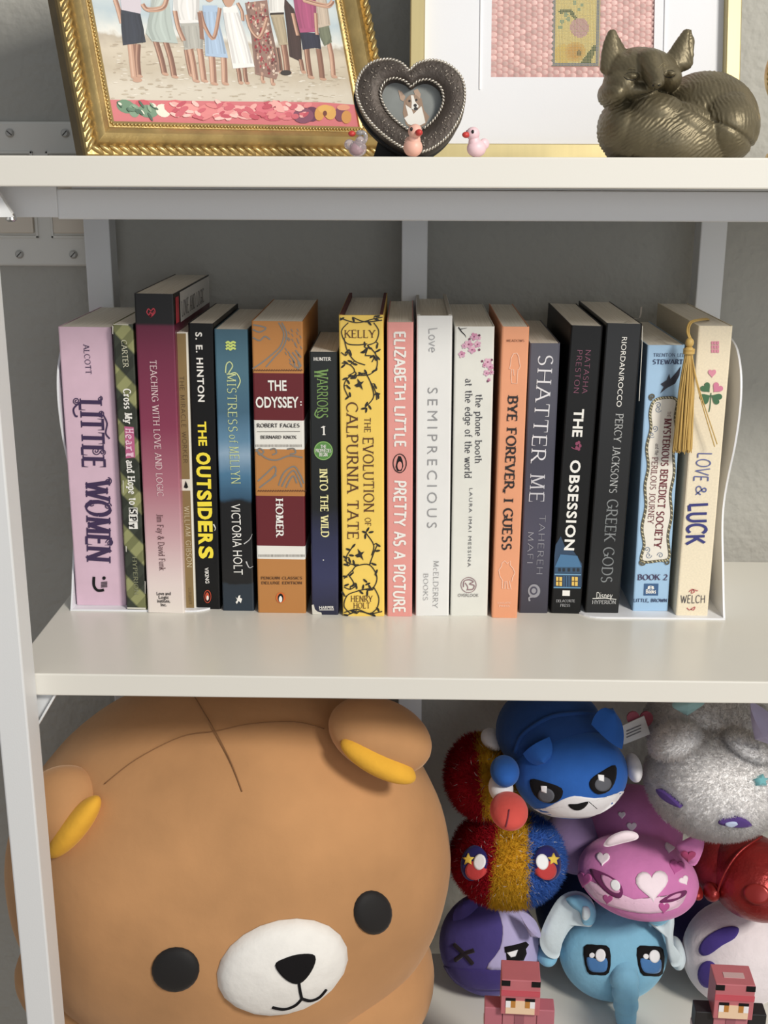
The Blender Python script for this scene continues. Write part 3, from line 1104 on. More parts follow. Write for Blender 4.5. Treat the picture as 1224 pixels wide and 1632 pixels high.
B = Book(C4, (62, 186), (304, 183), (320, 1562), (92, 1565), bands, 'thick ochre and maroon banded paperback with white lettering', .14)
c = B.c
BL_ = INK(128, 124, 118)
for pts in ([(70, 200), (130, 215), (100, 235), (68, 222)], [(190, 190), (215, 240), (200, 300), (160, 340), (110, 380), (68, 408)], [(205, 190), (228, 245), (212, 305), (172, 352), (130, 400)], [(68, 260), (100, 275), (125, 255), (150, 270)], [(240, 340), (262, 370), (268, 405)], [(255, 330), (280, 365), (290, 405)], [(270, 320), (297, 355)],
            [(82, 790), (130, 830), (180, 840), (240, 820), (304, 828)], [(82, 800), (100, 785), (120, 800), (104, 815), (92, 806)], [(150, 790), (172, 786), (180, 806), (160, 815)], [(230, 788), (262, 786), (270, 806), (244, 812)], [(92, 940), (130, 905), (170, 870), (176, 900), (150, 935)], [(100, 970), (140, 940), (180, 910)], [(190, 960), (215, 900), (262, 870), (290, 905), (310, 950)], [(205, 965), (232, 915), (262, 890), (286, 930), (300, 968)], [(225, 970), (245, 930), (262, 915), (276, 950)]):
    c.stroke(pts, 7, BL_, 'printed_ornament', layer=1)
random.seed(3)
for k in range(70):
    x, y = random.uniform(140, 296), random.uniform(200, 400)
    if random.random() < .6 and x > 215 or x > 250:
        c.stroke([(x, y), (x + 8, y + 14)], 4, BL_, 'printed_ornament', layer=1, smooth=False)
DK = INK(66, 22, 22)
for y, n in ((416, 20), (986, 20)):
    for k in range(n):
        x = (74 if y < 500 else 92) + k * 11.6
        c.stroke([(x, y + 3), (x + 4, y - 5), (x + 9, y + 1)], 3, DK, 'printed_border', smooth=False)
for y, x0 in ((772, 82), (1292, 96)):
    for k in range(34):
        x = x0 + k * 6.5
        c.poly([(x, y - 6), (x + 2.5, y - 6), (x + 2.5, y + 6), (x, y + 6)], INK(120, 112, 104), 'printed_border')
c.ctext('THE', (184, 486), 88, 50, WHITE, 'sans', bold=.03, name='title_lettering')
c.text('ODYSSEY', (82, 565), (285, 565), 52, WHITE, 'sans', bold=.03, name='title_lettering')
c.ctext(':', (296, 566), 8, 30, WHITE, 'sans', bold=.03, name='title_lettering')
c.ctext('ROBERT FAGLES', (188, 676), 204, 17, INK(52, 46, 46), 'serifb')
c.poly([(88, 704), (292, 703), (292, 705), (88, 706)], INK(110, 104, 100), 'printed_border', 2)
c.ctext('BERNARD KNOX', (190, 731), 172, 14, INK(52, 46, 46), 'serifb')
c.text('HOMER', (194, 1020), (196, 1206), 32, WHITE, 'serifb')
c.ctext('PENGUIN CLASSICS', (204, 1397), 196, 12, INK(96, 58, 26), 'serifb')
c.ctext('DELUXE EDITION', (205, 1420), 194, 12, INK(96, 58, 26), 'serifb')
c.ell((200, 1490), 22, 25, INK(226, 104, 36), 'publisher_mark', 2)
c.ell((200, 1491), 13, 21, BLACK, 'publisher_mark', 3)
c.ell((200, 1496), 8, 15, WHITE, 'publisher_mark', 4)
B.done()

# ---- small dark green-black
def night(bk):
    return ramp_mat('night_print', [(0, (34, 36, 62)), (.16, (46, 50, 92)), (.32, (40, 44, 78)), (.42, (17, 20, 22)), (1, (16, 21, 17))], bk.h, rough=.36, noise_amt=.12, nscale=40)


B = Book(C4, (333, 330), (470, 328), (472, 1573), (347, 1571), night, 'shortest paperback, dark green to navy with a green badge', .105)
c = B.c
c.ctext('HUNTER', (397, 362), 84, 15, WHITE, 'serifb')
c.text('WARRIORS', (396, 412), (398, 640), 48, INK(118, 158, 82), 'serif', name='title_lettering')
c.text('W', (392, 408), (392, 458), 64, INK(118, 158, 82), 'serif', name='title_lettering')
c.stroke([(372, 600), (362, 625), (380, 640), (402, 628)], 6, INK(118, 158, 82), 'flourish')
c.ctext('1', (401, 700), 20, 42, WHITE, 'serifb', name='title_lettering')
c.ell((402, 795), 45, 45, INK(84, 142, 62), 'badge', 2, 28)
c.ring((402, 795), 42, 42, 3, INK(150, 196, 110), 'badge', 3)
for t, y, w in (('THE', 775, 26), ('PROPHECIES', 794, 74), ('BEGIN', 813, 40)):
    c.ctext(t, (402, y), w, 15, WHITE, 'serifb', layer=4)
c.text('INTO THE WILD', (402, 880), (410, 1204), 34, INK(236, 228, 160), 'serifb', name='title_lettering')
c.ctext('HARPER', (417, 1536), 70, 14, WHITE, 'sans', bold=.02)
c.poly([(383, 1546), (452, 1546), (452, 1549), (383, 1549)], WHITE, 'publisher_mark', 2)
c.poly([(347, 1525), (356, 1522), (362, 1545), (374, 1556), (392, 1560), (395, 1571), (350, 1570)], wr, 'worn_edge')
c.ell((402, 1312), 3, 3, WHITE, 'worn_edge')
B.done()

# ---- yellow hardcover with vines
YC = mat((246, 206, 84), .5, name='yellow_jacket', var=.03, vscale=40)
B = Book(C4, (472, 160), (688, 152), (688, 1580), (495, 1577), YC, 'yellow hardcover with black vine tracery and brown title', .145, hard=True, board=mat((104, 42, 42), .7))
c = B.c
VN = INK(36, 32, 26)
BR_ = INK(92, 52, 24)
c.ctext('KELLY', (576, 243), 150, 36, BR_, 'serif')
c.text('CALPURNIA TATE', (538, 566), (543, 1212), 50, BR_, 'serif', name='title_lettering')
c.text('THE', (611, 640), (611, 708), 28, BR_, 'serif', name='title_lettering')
c.text('EVOLUTION', (614, 732), (618, 1086), 46, BR_, 'serif', name='title_lettering')
c.text('OF', (613, 1112), (613, 1150), 26, BR_, 'serif', name='title_lettering')
c.ctext('HENRY', (584, 1495), 105, 28, BR_, 'serif')
c.ctext('HOLT', (583, 1527), 78, 26, BR_, 'serif')
vines = [[(480, 168), (560, 190), (640, 172), (682, 164)], [(540, 164), (600, 186), (680, 178)], [(520, 190), (488, 230), (510, 285), (560, 295), (610, 290)], [(640, 190), (664, 230), (650, 280), (610, 296)],
         [(500, 262), (515, 320), (550, 370), (600, 390)], [(610, 296), (650, 340), (655, 400), (620, 435), (560, 440), (520, 450), (500, 490), (520, 540)], [(560, 440), (600, 430), (630, 480), (650, 520), (655, 555)], [(625, 470), (640, 540), (600, 590)], [(490, 380), (530, 390), (550, 420), (520, 440)], [(486, 330), (510, 345), (520, 320)], [(585, 330), (610, 310), (600, 345)], [(600, 345), (640, 350), (632, 376)],
         [(500, 1400), (540, 1360), (560, 1340), (620, 1335), (655, 1390), (640, 1440), (600, 1450), (560, 1460), (515, 1480), (500, 1530), (530, 1565)], [(640, 1440), (664, 1490), (655, 1540), (620, 1570)], [(620, 1335), (640, 1280), (655, 1245)], [(600, 1180), (640, 1240), (630, 1290)], [(520, 1340), (510, 1300), (540, 1250)], [(500, 1310), (530, 1330), (570, 1335)], [(520, 1380), (545, 1420), (530, 1440)], [(500, 1440), (530, 1450), (560, 1430)], [(500, 1560), (560, 1545), (620, 1565), (680, 1555)], [(510, 1575), (570, 1555), (640, 1575)]]
for p in vines:
    c.stroke(p, 4.8, VN, 'vine_print', taper=False)
leaf = [(508, 378, 30), (496, 395, -40), (520, 470, 60), (504, 455, -20), (528, 530, 80), (515, 545, 140), (655, 176, 20), (490, 172, 150), (600, 322, -50), (622, 310, 20), (590, 330, 180), (648, 360, 60), (632, 350, -30), (606, 575, 120), (622, 590, 60), (592, 596, 170), (605, 604, 100), (612, 1168, -60), (596, 1180, 200), (628, 1180, -10), (600, 1200, 90), (505, 1300, 220), (545, 1245, -50), (520, 1262, 200), (535, 1290, 10), (505, 1390, 190), (512, 1430, 160), (600, 1410, 40), (612, 1425, -20), (590, 1440, 100), (622, 1440, 60), (660, 1545, 60), (508, 1572, 190)]
random.seed(17)
for p in vines:                       # small curled tendrils with leaf tips
    for (x, y) in p[1:-1]:
        a = random.uniform(0, 360)
        q = [(x, y), (x + 14 * math.cos(R_(a)), y + 14 * math.sin(R_(a))), (x + 22 * math.cos(R_(a + 35)), y + 22 * math.sin(R_(a + 35)))]
        if 492 < q[2][0] < 668 and not (200 < q[2][1] < 282) and not (1475 < q[2][1] < 1545):
            c.stroke(q, 4, VN, 'vine_print')
            leaf.append((q[2][0], q[2][1], a + 60))
for (x, y, a) in leaf:
    c.ell((x, y), 13, 5, VN, 'vine_print', 2, 10, a)
for (x, y, f) in ((572, 485, 1), (574, 1290, -1)):
    c.poly([(x - 24, y), (x - 6, y - 10), (x - 10, y - 32), (x + 6, y - 14), (x + 22, y - 18), (x + 10, y - 2), (x + 18, y + 24), (x + 2, y + 8), (x - 12, y + 10)], VN, 'bird_print', 2)
B.done()

# ---- salmon pink
B = Book(C4, (703, 190), (827, 187), (822, 1580), (703, 1579), mat((232, 150, 142), .5, name='salmon_cover', var=.03), 'salmon pink paperback with white hand-drawn capitals', .135)
c = B.c
c.text('ELIZABETH LITTLE', (764, 232), (764, 776), 48, WHITE, 'hand')
c.text('PRETTY AS A PICTURE', (764, 936), (760, 1560), 50, WHITE, 'hand', name='title_lettering')
c.ring((763, 855), 31, 44, 4, BLACK, 'publisher_mark')
c.poly([(757, 820), (768, 822), (776, 840), (780, 868), (772, 890), (752, 892), (744, 872), (750, 842)], BLACK, 'publisher_mark', 2)
c.ell((763, 866), 11, 20, mat((232, 150, 142), .5, name='salmon_cover', var=.03), 'publisher_mark', 3)
B.done()

# ---- white hardcover, silver title
B = Book(C5, (190, 160), (360, 157), (342, 1578), (185, 1576), mat((230, 230, 228), .42, name='white_jacket', var=.02), 'glossy white hardcover with pale silver lettering', .14, hard=True, board=mat((196, 190, 180), .7))
c = B.c
SV = INK(150, 150, 152)
c.text('Love', (268, 215), (270, 330), 40, INK(172, 172, 174), 'handthin')
c.text('SEMIPRECIOUS', (268, 497), (264, 1160), 48, SV, 'sans', track=1.5, bold=-.01, name='title_lettering')
c.text('McELDERRY', (283, 1315), (278, 1540), 22, SV, 'thinserif')
c.text('BOOKS', (234, 1375), (232, 1502), 20, SV, 'thinserif')
B.done()

# ---- off-white with blossom
B = Book(C5, (368, 210), (562, 208), (522, 1578), (352, 1576), mat((224, 224, 216), .5, name='offwhite_cover', var=.03), 'off-white paperback with pink cherry blossom and small dark lowercase title', .14)
c = B.c
NV = INK(52, 52, 62)
c.text('the phone booth', (486, 530), (482, 855), 30, NV, 'serif', name='title_lettering')
c.text('at the edge of the world', (438, 455), (434, 925), 32, NV, 'serif', name='title_lettering')
c.text('LAURA IMAI MESSINA', (448, 972), (439, 1345), 15, INK(96, 96, 100), 'sans', track=1.25)
c.stroke([(388, 212), (402, 232), (418, 248), (424, 260)], 6, BLACK, 'branch_print', taper=True)
c.stroke([(395, 222), (412, 218), (428, 216)], 4, BLACK, 'branch_print', taper=True)
random.seed(11)
for (x, y, rr) in ((462, 256, 20), (436, 292, 22), (452, 318, 20), (478, 292, 18), (404, 340, 18), (415, 300, 14), (484, 262, 12), (526, 376, 20), (512, 392, 12), (538, 398, 18), (520, 428, 16), (545, 425, 12), (533, 460, 9)):
    for k in range(5):
        a = k * 72 + x
        c.ell((x + math.cos(R_(a)) * rr * .52, y + math.sin(R_(a)) * rr * .52), rr * .46, rr * .38, INK(*random.choice(((226, 174, 196), (206, 134, 168), (214, 160, 188)))), 'blossom_print', 2, 9, a)
    c.ell((x, y), rr * .2, rr * .2, INK(150, 70, 110), 'blossom_print', 3, 8)
for (x, y) in ((486, 250), (486, 318), (500, 372), (545, 366), (440, 268), (527, 466)):
    c.ell((x, y), 6, 6, INK(120, 60, 90), 'blossom_print', 2, 8)
OVC = INK(150, 118, 124)
c.ring((436, 1430), 36, 36, 3, OVC, 'publisher_mark')
c.stroke([(412, 1440), (415, 1412), (440, 1405), (458, 1415), (440, 1425), (462, 1432), (455, 1450), (430, 1452)], 5, OVC, 'publisher_mark')
c.stroke([(420, 1420), (432, 1440), (428, 1455)], 4, OVC, 'publisher_mark')
c.ctext('OVERLOOK', (434, 1478), 98, 15, INK(110, 106, 108), 'sans')
B.done()

# ---- orange
B = Book(C5, (596, 212), (722, 208), (667, 1588), (543, 1585), mat((236, 156, 112), .5, name='orange_cover', var=.03), 'soft orange paperback with bold black title and white line drawings', .14)
c = B.c
c.ctext('MEADOWS', (657, 275), 84, 11, INK(120, 66, 40), 'serif')
c.text('BYE FOREVER, I GUESS', (646, 533), (615, 1265), 42, INK(34, 26, 28), 'serifb', name='title_lettering')
LN = INK(248, 206, 180)
c.stroke([(648, 336), (664, 334), (672, 350), (676, 380), (680, 395), (674, 410), (668, 412), (666, 440), (664, 478), (640, 476), (636, 440), (640, 410), (628, 408), (634, 390), (636, 360), (648, 336)], 3, LN, smooth=False)
c.stroke([(648, 410), (650, 440)], 3, LN, smooth=False)
c.stroke([(592, 1328), (606, 1315), (618, 1328), (634, 1316), (632, 1336), (646, 1352), (654, 1372), (642, 1398), (640, 1412), (628, 1410), (636, 1450), (620, 1448), (616, 1412), (608, 1412), (606, 1448), (594, 1446), (596, 1408), (584, 1390), (578, 1360), (592, 1340), (592, 1328)], 3, LN, smooth=False)
c.ctext('SCHOLASTIC', (604, 1514), 64, 9, LN, 'sans')
c.ctext('PRESS', (604, 1529), 50, 9, LN, 'sans')
B.done()

# ---- slate
def slate(bk):
    return ramp_mat('slate_print', [(0, (58, 56, 68)), (.3, (74, 72, 92)), (.6, (62, 62, 78)), (1, (84, 84, 98))], bk.h, rough=.4, noise_amt=.1, nscale=25)


B = Book(C5, (722, 290), (872, 286), (807, 1567), (676, 1561), slate, 'slate blue-grey paperback with wide thin white capitals', .13)
c = B.c
c.text('SHATTER', (801, 345), (762, 856), 66, INK(226, 226, 232), 'thinserif', name='title_lettering')
c.text('ME', (762, 905), (756, 1036), 66, INK(200, 200, 208), 'thinserif', name='title_lettering')
c.text('TAHEREH', (785, 1100), (770, 1378), 27, INK(150, 150, 160), 'thin')
c.text('MAFI', (730, 1180), (725, 1326), 25, INK(150, 150, 160), 'thin')
c.ell((745, 1458), 29, 32, INK(150, 150, 158), 'publisher_mark', 2)
c.ell((743, 1456), 18, 20, INK(74, 72, 90), 'publisher_mark', 3)
c.ell((743, 1456), 11, 12, INK(150, 150, 158), 'publisher_mark', 4)
c.stroke([(740, 1485), (722, 1490), (724, 1506)], 8, INK(150, 150, 158), 'publisher_mark')
B.done()

# ---- black with house
B = Book(C6, (150, 208), (300, 205), (195, 1568), (50, 1565), BKC, 'black paperback with white title above a small lamplit blue house', .14, lift=0)
c = B.c
MV = INK(150, 84, 112)
c.text('NATASHA', (230, 320), (212, 525), 24, MV, 'thin')
c.text('PRESTON', (190, 320), (172, 522), 24, MV, 'thin')
c.text('THE', (188, 598), (178, 730), 46, WHITE, 'sans', bold=.04, name='title_lettering')
c.text('OBSESSION', (172, 840), (140, 1266), 46, WHITE, 'sans', bold=.04, track=1.15, name='title_lettering')
for k in range(5):
    c.ell((182 + 9 * math.cos(k * 1.26), 772 + 16 * math.sin(k * 1.26)), 7, 9, INK(142, 60, 92), 'flower_print', 2, 8)
c.stroke([(178, 790), (160, 785), (150, 778)], 4, INK(142, 60, 92), 'flower_print')
c.poly([(76, 1240), (100, 1200), (120, 1250), (160, 1270), (200, 1330), (198, 1440), (66, 1440), (70, 1290)], INK(40, 66, 96), 'house_print', 1)
c.poly([(72, 1345), (98, 1285), (178, 1292), (198, 1345)], INK(66, 116, 160), 'house_print', 2)
c.poly([(74, 1345), (196, 1345), (194, 1372), (72, 1372)], INK(50, 84, 116), 'house_print', 2)
for x in (88, 108, 132, 156, 176):
    c.poly([(x, 1350), (x + 12, 1350), (x + 12, 1366), (x, 1366)], INK(30, 40, 52), 'house_print', 3)
c.poly([(70, 1376), (196, 1378), (194, 1384), (70, 1382)], INK(110, 160, 196), 'house_print', 3)
for x in (78, 152):
    c.poly([(x, 1390), (x + 28, 1392), (x + 27, 1434), (x - 1, 1432)], INK(232, 190, 84), 'house_print', 3)
    c.stroke([(x + 13, 1391), (x + 13, 1433)], 3, INK(80, 60, 30), 'house_print', 4, smooth=False)
    c.stroke([(x, 1411), (x + 27, 1412)], 3, INK(80, 60, 30), 'house_print', 4, smooth=False)
for x in (112, 124, 136):
    c.poly([(x, 1386), (x + 4, 1386), (x + 4, 1438), (x, 1438)], INK(70, 112, 150), 'house_print', 3)
c.poly([(66, 1438), (194, 1440), (194, 1446), (66, 1444)], INK(96, 146, 184), 'house_print', 3)
c.poly([(108, 1455), (143, 1456), (142, 1482), (107, 1481)], WHITE, 'publisher_mark', 2)
c.ctext('DELACORTE', (122, 1505), 88, 12, INK(180, 180, 184), 'serif')
c.ctext('PRESS', (120, 1526), 46, 12, INK(180, 180, 184), 'serif')
B.done()

# ---- black, grey title
def inkblack(bk):
    return ramp_mat('black_grey_cover', [(0, (17, 18, 20)), (.4, (13, 14, 16)), (1, (18, 19, 21))], bk.h, rough=.42)


B = Book(C6, (315, 197), (488, 195), (372, 1565), (215, 1562), inkblack, 'black paperback with dull silver title and a curled cover corner', .14, lift=.0013)
c = B.c
c.text('RIORDAN/ROCCO', (402, 258), (375, 588), 25, WHITE, 'sans')
c.text("PERCY JACKSON'S", (378, 620), (346, 995), 34, INK(176, 178, 178), 'serif', name='title_lettering')
c.text('GREEK GODS', (346, 1025), (315, 1418), 48, INK(128, 132, 134), 'serif', name='title_lettering')
c.text('Disney', (268, 1478), (344, 1480), 27, WHITE, 'handthin')
c.stroke([(250, 1494), (310, 1492), (362, 1498)], 3, WHITE, 'publisher_mark', smooth=False)
c.ctext('HYPERION', (304, 1511), 112, 17, INK(190, 190, 190), 'serif')
c.stroke([(486, 205), (484, 300), (470, 560)], 3, wr, 'worn_edge', smooth=False)
B.done()
curl = MB()
q0 = Vector((B.w - .012, .0, B.h))
cl = []
for k in range(7):
    a = k / 6
    cl.append(q0 + Vector((.011 * a + .004 * math.sin(a * 3), .004, .012 * a * a + .002 * math.sin(a * 6))))
vs = []
for p in cl:
    vs += [p, p + Vector((0, .006, -.001))]
curl.add(vs, [(2 * i, 2 * i + 1, 2 * i + 3, 2 * i + 2) for i in range(6)])
curl.build('curled_corner', mat((214, 210, 202), .7), B.o, smooth=True)

# ---- light blue with rope-framed title
LBL = mat((158, 196, 230), .45, name='light_blue_cover', var=.03)
B = Book(C6, (518, 298), (680, 296), (614, 1553), (432, 1556), LBL, 'light blue paperback with a rope-framed maroon title behind the gold tassel', .13, lift=.0013)
c = B.c
NB = INK(52, 66, 104)
MRN = INK(116, 38, 48)
c.ctext('TRENTON LEE', (612, 343), 148, 15, NB, 'serif')
c.ctext('STEWART', (606, 375), 142, 21, NB, 'serifb')
c.poly([(572, 480), (600, 462), (612, 432), (618, 456), (650, 420), (668, 395), (660, 440), (640, 478), (600, 500), (570, 524), (586, 494)], INK(44, 46, 62), 'bird_print', 2)
panel = [(540, 562), (590, 545), (648, 556), (640, 640), (648, 720), (632, 800), (636, 900), (618, 1000), (624, 1100), (606, 1200), (612, 1300), (560, 1316), (482, 1316), (494, 1240), (484, 1160), (502, 1060), (498, 960), (514, 870), (506, 780), (526, 690), (522, 620)]
sp_ = [tuple(p) for p in spline(panel, 3, True)]
c.poly(sp_, INK(232, 226, 214), 'title_panel', 1)
c.stroke(panel, 13, INK(92, 86, 66), 'rope_border', 2, closed=True)
pp = [tuple(p) for p in spline(panel, 9, True)]
for i in range(0, len(pp), 2):
    x, y = pp[i]
    c.stroke([(x - 4, y - 4), (x + 4, y + 4)], 5, INK(198, 188, 150), 'rope_border', 3, smooth=False)
for (x, y, a) in ((532, 540, 90), (484, 1322, 0), (600, 1322, 180)):
    c.spiral((x, y), 16, 1.4, a, 7, INK(92, 86, 66), 'rope_border', 3)
for (x, y, a, sg) in ((560, 600, 20, 1), (545, 690, 100, -1), (560, 580, 200, 1), (515, 1290, 0, 1), (508, 1262, 90, -1), (570, 1290, 180, 1), (530, 720, 40, 1)):
    c.spiral((x, y), 15, 1.3, a, 3, INK(120, 134, 156), 'flourish', 2, sg)
c.text('THE', (612, 610), (610, 636), 16, MRN, 'serif', name='title_lettering')
c.text('MYSTERIOUS', (607, 642), (590, 868), 32, MRN, 'serifb', name='title_lettering')
c.text('BENEDICT', (590, 882), (574, 1066), 32, MRN, 'serifb', name='title_lettering')
c.text('SOCIETY', (572, 1082), (556, 1258), 32, MRN, 'serifb', name='title_lettering')
c.text('and the', (556, 762), (553, 816), 16, INK(90, 70, 70), 'serif', name='title_lettering')
c.text('PERILOUS JOURNEY', (546, 826), (524, 1142), 26, MRN, 'serif', name='title_lettering')
c.ctext('BOOK 2', (533, 1393), 142, 25, INK(72, 58, 92), 'serifb')
c.poly([(494, 1424), (562, 1424), (560, 1480), (491, 1480)], INK(52, 92, 140), 'publisher_mark', 1)
c.text('B7', (510, 1442), (542, 1442), 14, WHITE, 'hand', layer=2)
c.text('Books', (502, 1460), (550, 1460), 18, WHITE, 'hand', layer=2)
c.ctext('LITTLE, BROWN', (523, 1503), 160, 15, NB, 'serifb')
B.done()

# ---- cream with clover
B = Book(C6, (746, 207), (920, 205), (790, 1574), (648, 1577), mat((233, 219, 190), .6, name='speckled_cream_cover', var=.06, vscale=700), 'cream paperback with a clover, pink heart and hand-inked blue title', .14, lift=.0013)
LUCK = B
c = B.c
PK = INK(222, 136, 160)
GN = INK(58, 108, 70)
for i in range(3):
    for j in range(3):
        c.poly([(811 + i * 13, 278 + j * 19), (822 + i * 13, 278 + j * 19), (822 + i * 13, 294 + j * 19), (811 + i * 13, 294 + j * 19)], PK, 'publisher_mark', 2)
c.heart((815, 428), 38, 40, PK)
c.heart((786, 498), 52, 48, GN, 'clover_print', rot=-40)
c.heart((840, 498), 52, 48, INK(214, 120, 152), 'clover_print', rot=40)
c.heart((782, 548), 52, 52, GN, 'clover_print', rot=-120)
c.heart((836, 548), 54, 52, GN, 'clover_print', rot=120)
c.stroke([(810, 522), (806, 580), (800, 612)], 4, GN, 'clover_print')
BLU = INK(86, 96, 160)
NVY = INK(52, 54, 128)
c.text('LOVE', (782, 805), (762, 940), 64, BLU, 'handthin', name='title_lettering')
c.text('&', (764, 960), (762, 1006), 46, BLU, 'handthin', name='title_lettering')
c.text('LUCK', (752, 1042), (736, 1242), 84, NVY, 'hand', name='title_lettering')
SW = INK(196, 104, 100)
c.stroke([(706, 1462), (722, 1450), (732, 1462), (718, 1468), (724, 1452), (748, 1458)], 4, SW, 'flourish')
c.stroke([(696, 1538), (708, 1548), (722, 1540), (734, 1534), (728, 1548), (714, 1544)], 4, SW, 'flourish')
c.ctext('WELCH', (724, 1497), 116, 36, INK(60, 56, 70), 'handthin')
B.done()

# ---- gold tassel bookmark hanging from the cream book
GOLDT = mat((206, 168, 88), .5, name='gold_thread', sheen=.3)
tk = at_y(1099, 546, LUCK.mw.translation.y - .006)
ts = thing('tassel_bookmark', 'gold thread tassel bookmark hanging out of the cream book', 'tassel', tuple(tk))
TI = Matrix.Translation(tk)
tp = at_y(1127, 508, LUCK.mw.translation.y + .03)
cord = spline([tk + Vector((0, 0, .002)), at_y(1095, 528, tk.y + .004), at_y(1099, 514, tk.y + .012), at_y(1112, 509.5, tk.y + .02), tp, tp + Vector((.001, .02, -.004))], 6)
m_ = MB()
m_.tube(cord, .0007, 6)
m_.tube([p + Vector((.0012, 0, -.0004)) for p in cord], .0007, 6)
m_.build('cord', GOLDT, ts, smooth=True, world_to=TI)
h_ = MB()
h_.ell(tk, (.0030, .0030, .0034), nu=14, nv=10)
h_.tube([tk + Vector((0, 0, -.003)), tk + Vector((0, 0, -.0045)), tk + Vector((0, 0, -.007)), tk + Vector((0, 0, -.0085))], [.0022, .0032, .0036, .0030], 14)
for k in range(4):
    zz = -.0045 - k * .0009
    h_.tube([tk + Vector((.0036 * math.cos(a), .0036 * math.sin(a), zz)) for a in [2 * math.pi * i / 14 for i in range(14)]], .0005, 5, closed=True)
h_.build('knot', GOLDT, ts, smooth=True, world_to=TI)
random.seed(5)
fr_ = MB()
tz = at_y(1090, 720, tk.y).z
xl, xr = at_y(1069, 715, tk.y).x, at_y(1105, 715, tk.y).x
for k in range(110):
    a = random.uniform(0, 2 * math.pi)
    r0 = .0026 * math.sqrt(random.random())
    e = Vector((xl + (xr - xl) * (.5 + .5 * math.cos(a) * random.uniform(.3, 1)), tk.y - .0005 + .005 * math.sin(a) * random.random(), tz + random.uniform(-.001, .003)))
    s0 = tk + Vector((r0 * math.cos(a), r0 * math.sin(a), -.008))
    mid = s0.lerp(e, .4) + Vector((math.cos(a) * .0016, math.sin(a) * .001, 0))
    fr_.tube(spline([s0, mid, e], 3), .00034, 4, cap=False)
for (u, v) in ((1143, 708), (1139, 712)):
    e = at_y(u, v, tk.y - .003)
    s0 = tk + Vector((.002, -.001, -.008))
    fr_.tube(spline([s0, s0.lerp(e, .35) + Vector((-.002, -.0015, 0)), e], 5), .0004, 4, cap=False)
stuff(fr_.build('fringe', GOLDT, ts, smooth=True, world_to=TI))

# ================================================================ things on the top shelf
GOLD = mat((190, 162, 102), .38, .75, name='antique_gold', var=.22, vscale=70, bump=.12, bscale=300)
GOLDD = mat((104, 88, 58), .5, .7, name='dark_antique_gold', var=.2, vscale=60)
BRASS = mat((198, 182, 130), .46, .7, name='brushed_brass', var=.04, stretch=(1, 1, .05), vscale=200)


def frame_bars(mb, W, H, prof):
    """mitred frame: prof = [(distance in from outer edge, y towards viewer is negative)]"""
    n = len(prof)
    for side in range(4):
        ring = []
        for end in (0, 1):
            for (d, y) in prof:
                if side == 0:
                    p = (d if end == 0 else W - d, y, d)
                elif side == 1:
                    p = (W - d, y, d if end == 0 else H - d)
                elif side == 2:
                    p = (W - d if end == 0 else d, y, H - d)
                else:
                    p = (d, y, H - d if end == 0 else d)
                ring.append(p)
        fs = [(i, (i + 1) % n, n + (i + 1) % n, n + i) for i in range(n)]
        mb.add(ring, fs)


# ---- ornate gold frame with a family beach photograph
FW_, FH_, FM = .2337, .196, .0247
fy = .76
fo = at_z(137, 249, ZT) if False else Vector((-.1984, fy, ZT))
psi, th, rl = R_(35.2), R_(19.2), R_(-.75)
mwf = Matrix.Translation(fo + Vector((0, 0, .0008))) @ Matrix.Rotation(psi, 4, 'Z') @ Matrix.Rotation(-th, 4, 'X') @ Matrix.Rotation(-rl, 4, 'Y') if False else Matrix.Translation(fo) @ Matrix.Rotation(psi, 4, 'Z') @ Matrix.Rotation(-th, 4, 'X')
pf = thing('picture_frame', 'ornate antique gold picture frame with rope moulding around a beach photograph', 'picture frame', mw=mwf)
m_ = MB()
# the face of the moulding lies at y = 0 near the outer rope and dips to the beads
frame_bars(m_, FW_, FH_, [(0, .014), (0, .004), (.0015, .0005), (.0055, .0), (.007, .003), (.010, -.001), (.014, -.0025), (.018, .0005), (.0205, .005), (.0225, .005), (.0247, .006), (.0247, .014)])
m_.build('frame_moulding', GOLD, pf, smooth=True, autos=38)
side = MB()
frame_bars(side, FW_, FH_, [(-.0006, .0145), (-.0006, .0035), (.0012, .002), (.003, .0145)])
side.build('frame_edge', GOLDD, pf)
rope = MB()
bead = MB()


def along(W, H, d, step):
    out = []
    for (a, b, ang) in (((d, d), (W - d, d), 0), ((W - d, d), (W - d, H - d), 90), ((W - d, H - d), (d, H - d), 180), ((d, H - d), (d, d), 270)):
        L = math.hypot(b[0] - a[0], b[1] - a[1])
        n = int(L / step)
        for k in range(n):
            t = (k + .5) / n
            out.append((a[0] + (b[0] - a[0]) * t, a[1] + (b[1] - a[1]) * t, ang))
    return out


for (x, z, ang) in along(FW_, FH_, .0042, .0062):
    rope.ell((x, -.0002, z), (.0052, .0022, .0016), Matrix.Rotation(-R_(ang - 32), 3, 'Y'), 10, 6)
stuff(rope.build('rope_moulding', GOLD, pf, smooth=True))
for (x, z, ang) in along(FW_, FH_, .0222, .0024):
    bead.ell((x, .0046, z), (.00105, .00105, .00105), None, 6, 4)
stuff(bead.build('bead_moulding', GOLD, pf, smooth=True))
MB().box((.004, .0145, .004), (FW_ - .004, .017, FH_ - .004)).build('backing_board', mat((70, 56, 44), .8), pf)
MB().prism([(FW_ / 2 - .02, .002), (FW_ / 2 + .02, .002), (FW_ / 2 + .012, .13), (FW_ / 2 - .012, .13)], .017, .019).build('easel_back', mat((60, 50, 42), .8), pf)

photo_m = mwf @ Matrix.Translation((0, .008, 0))
ph = MB()
ph.box((FM - .004, .0082, FM - .004), (FW_ - FM + .004, .0095, FH_ - FM + .004))
# sand and sea, printed
k0 = FM
HH = FH_ - 2 * FM


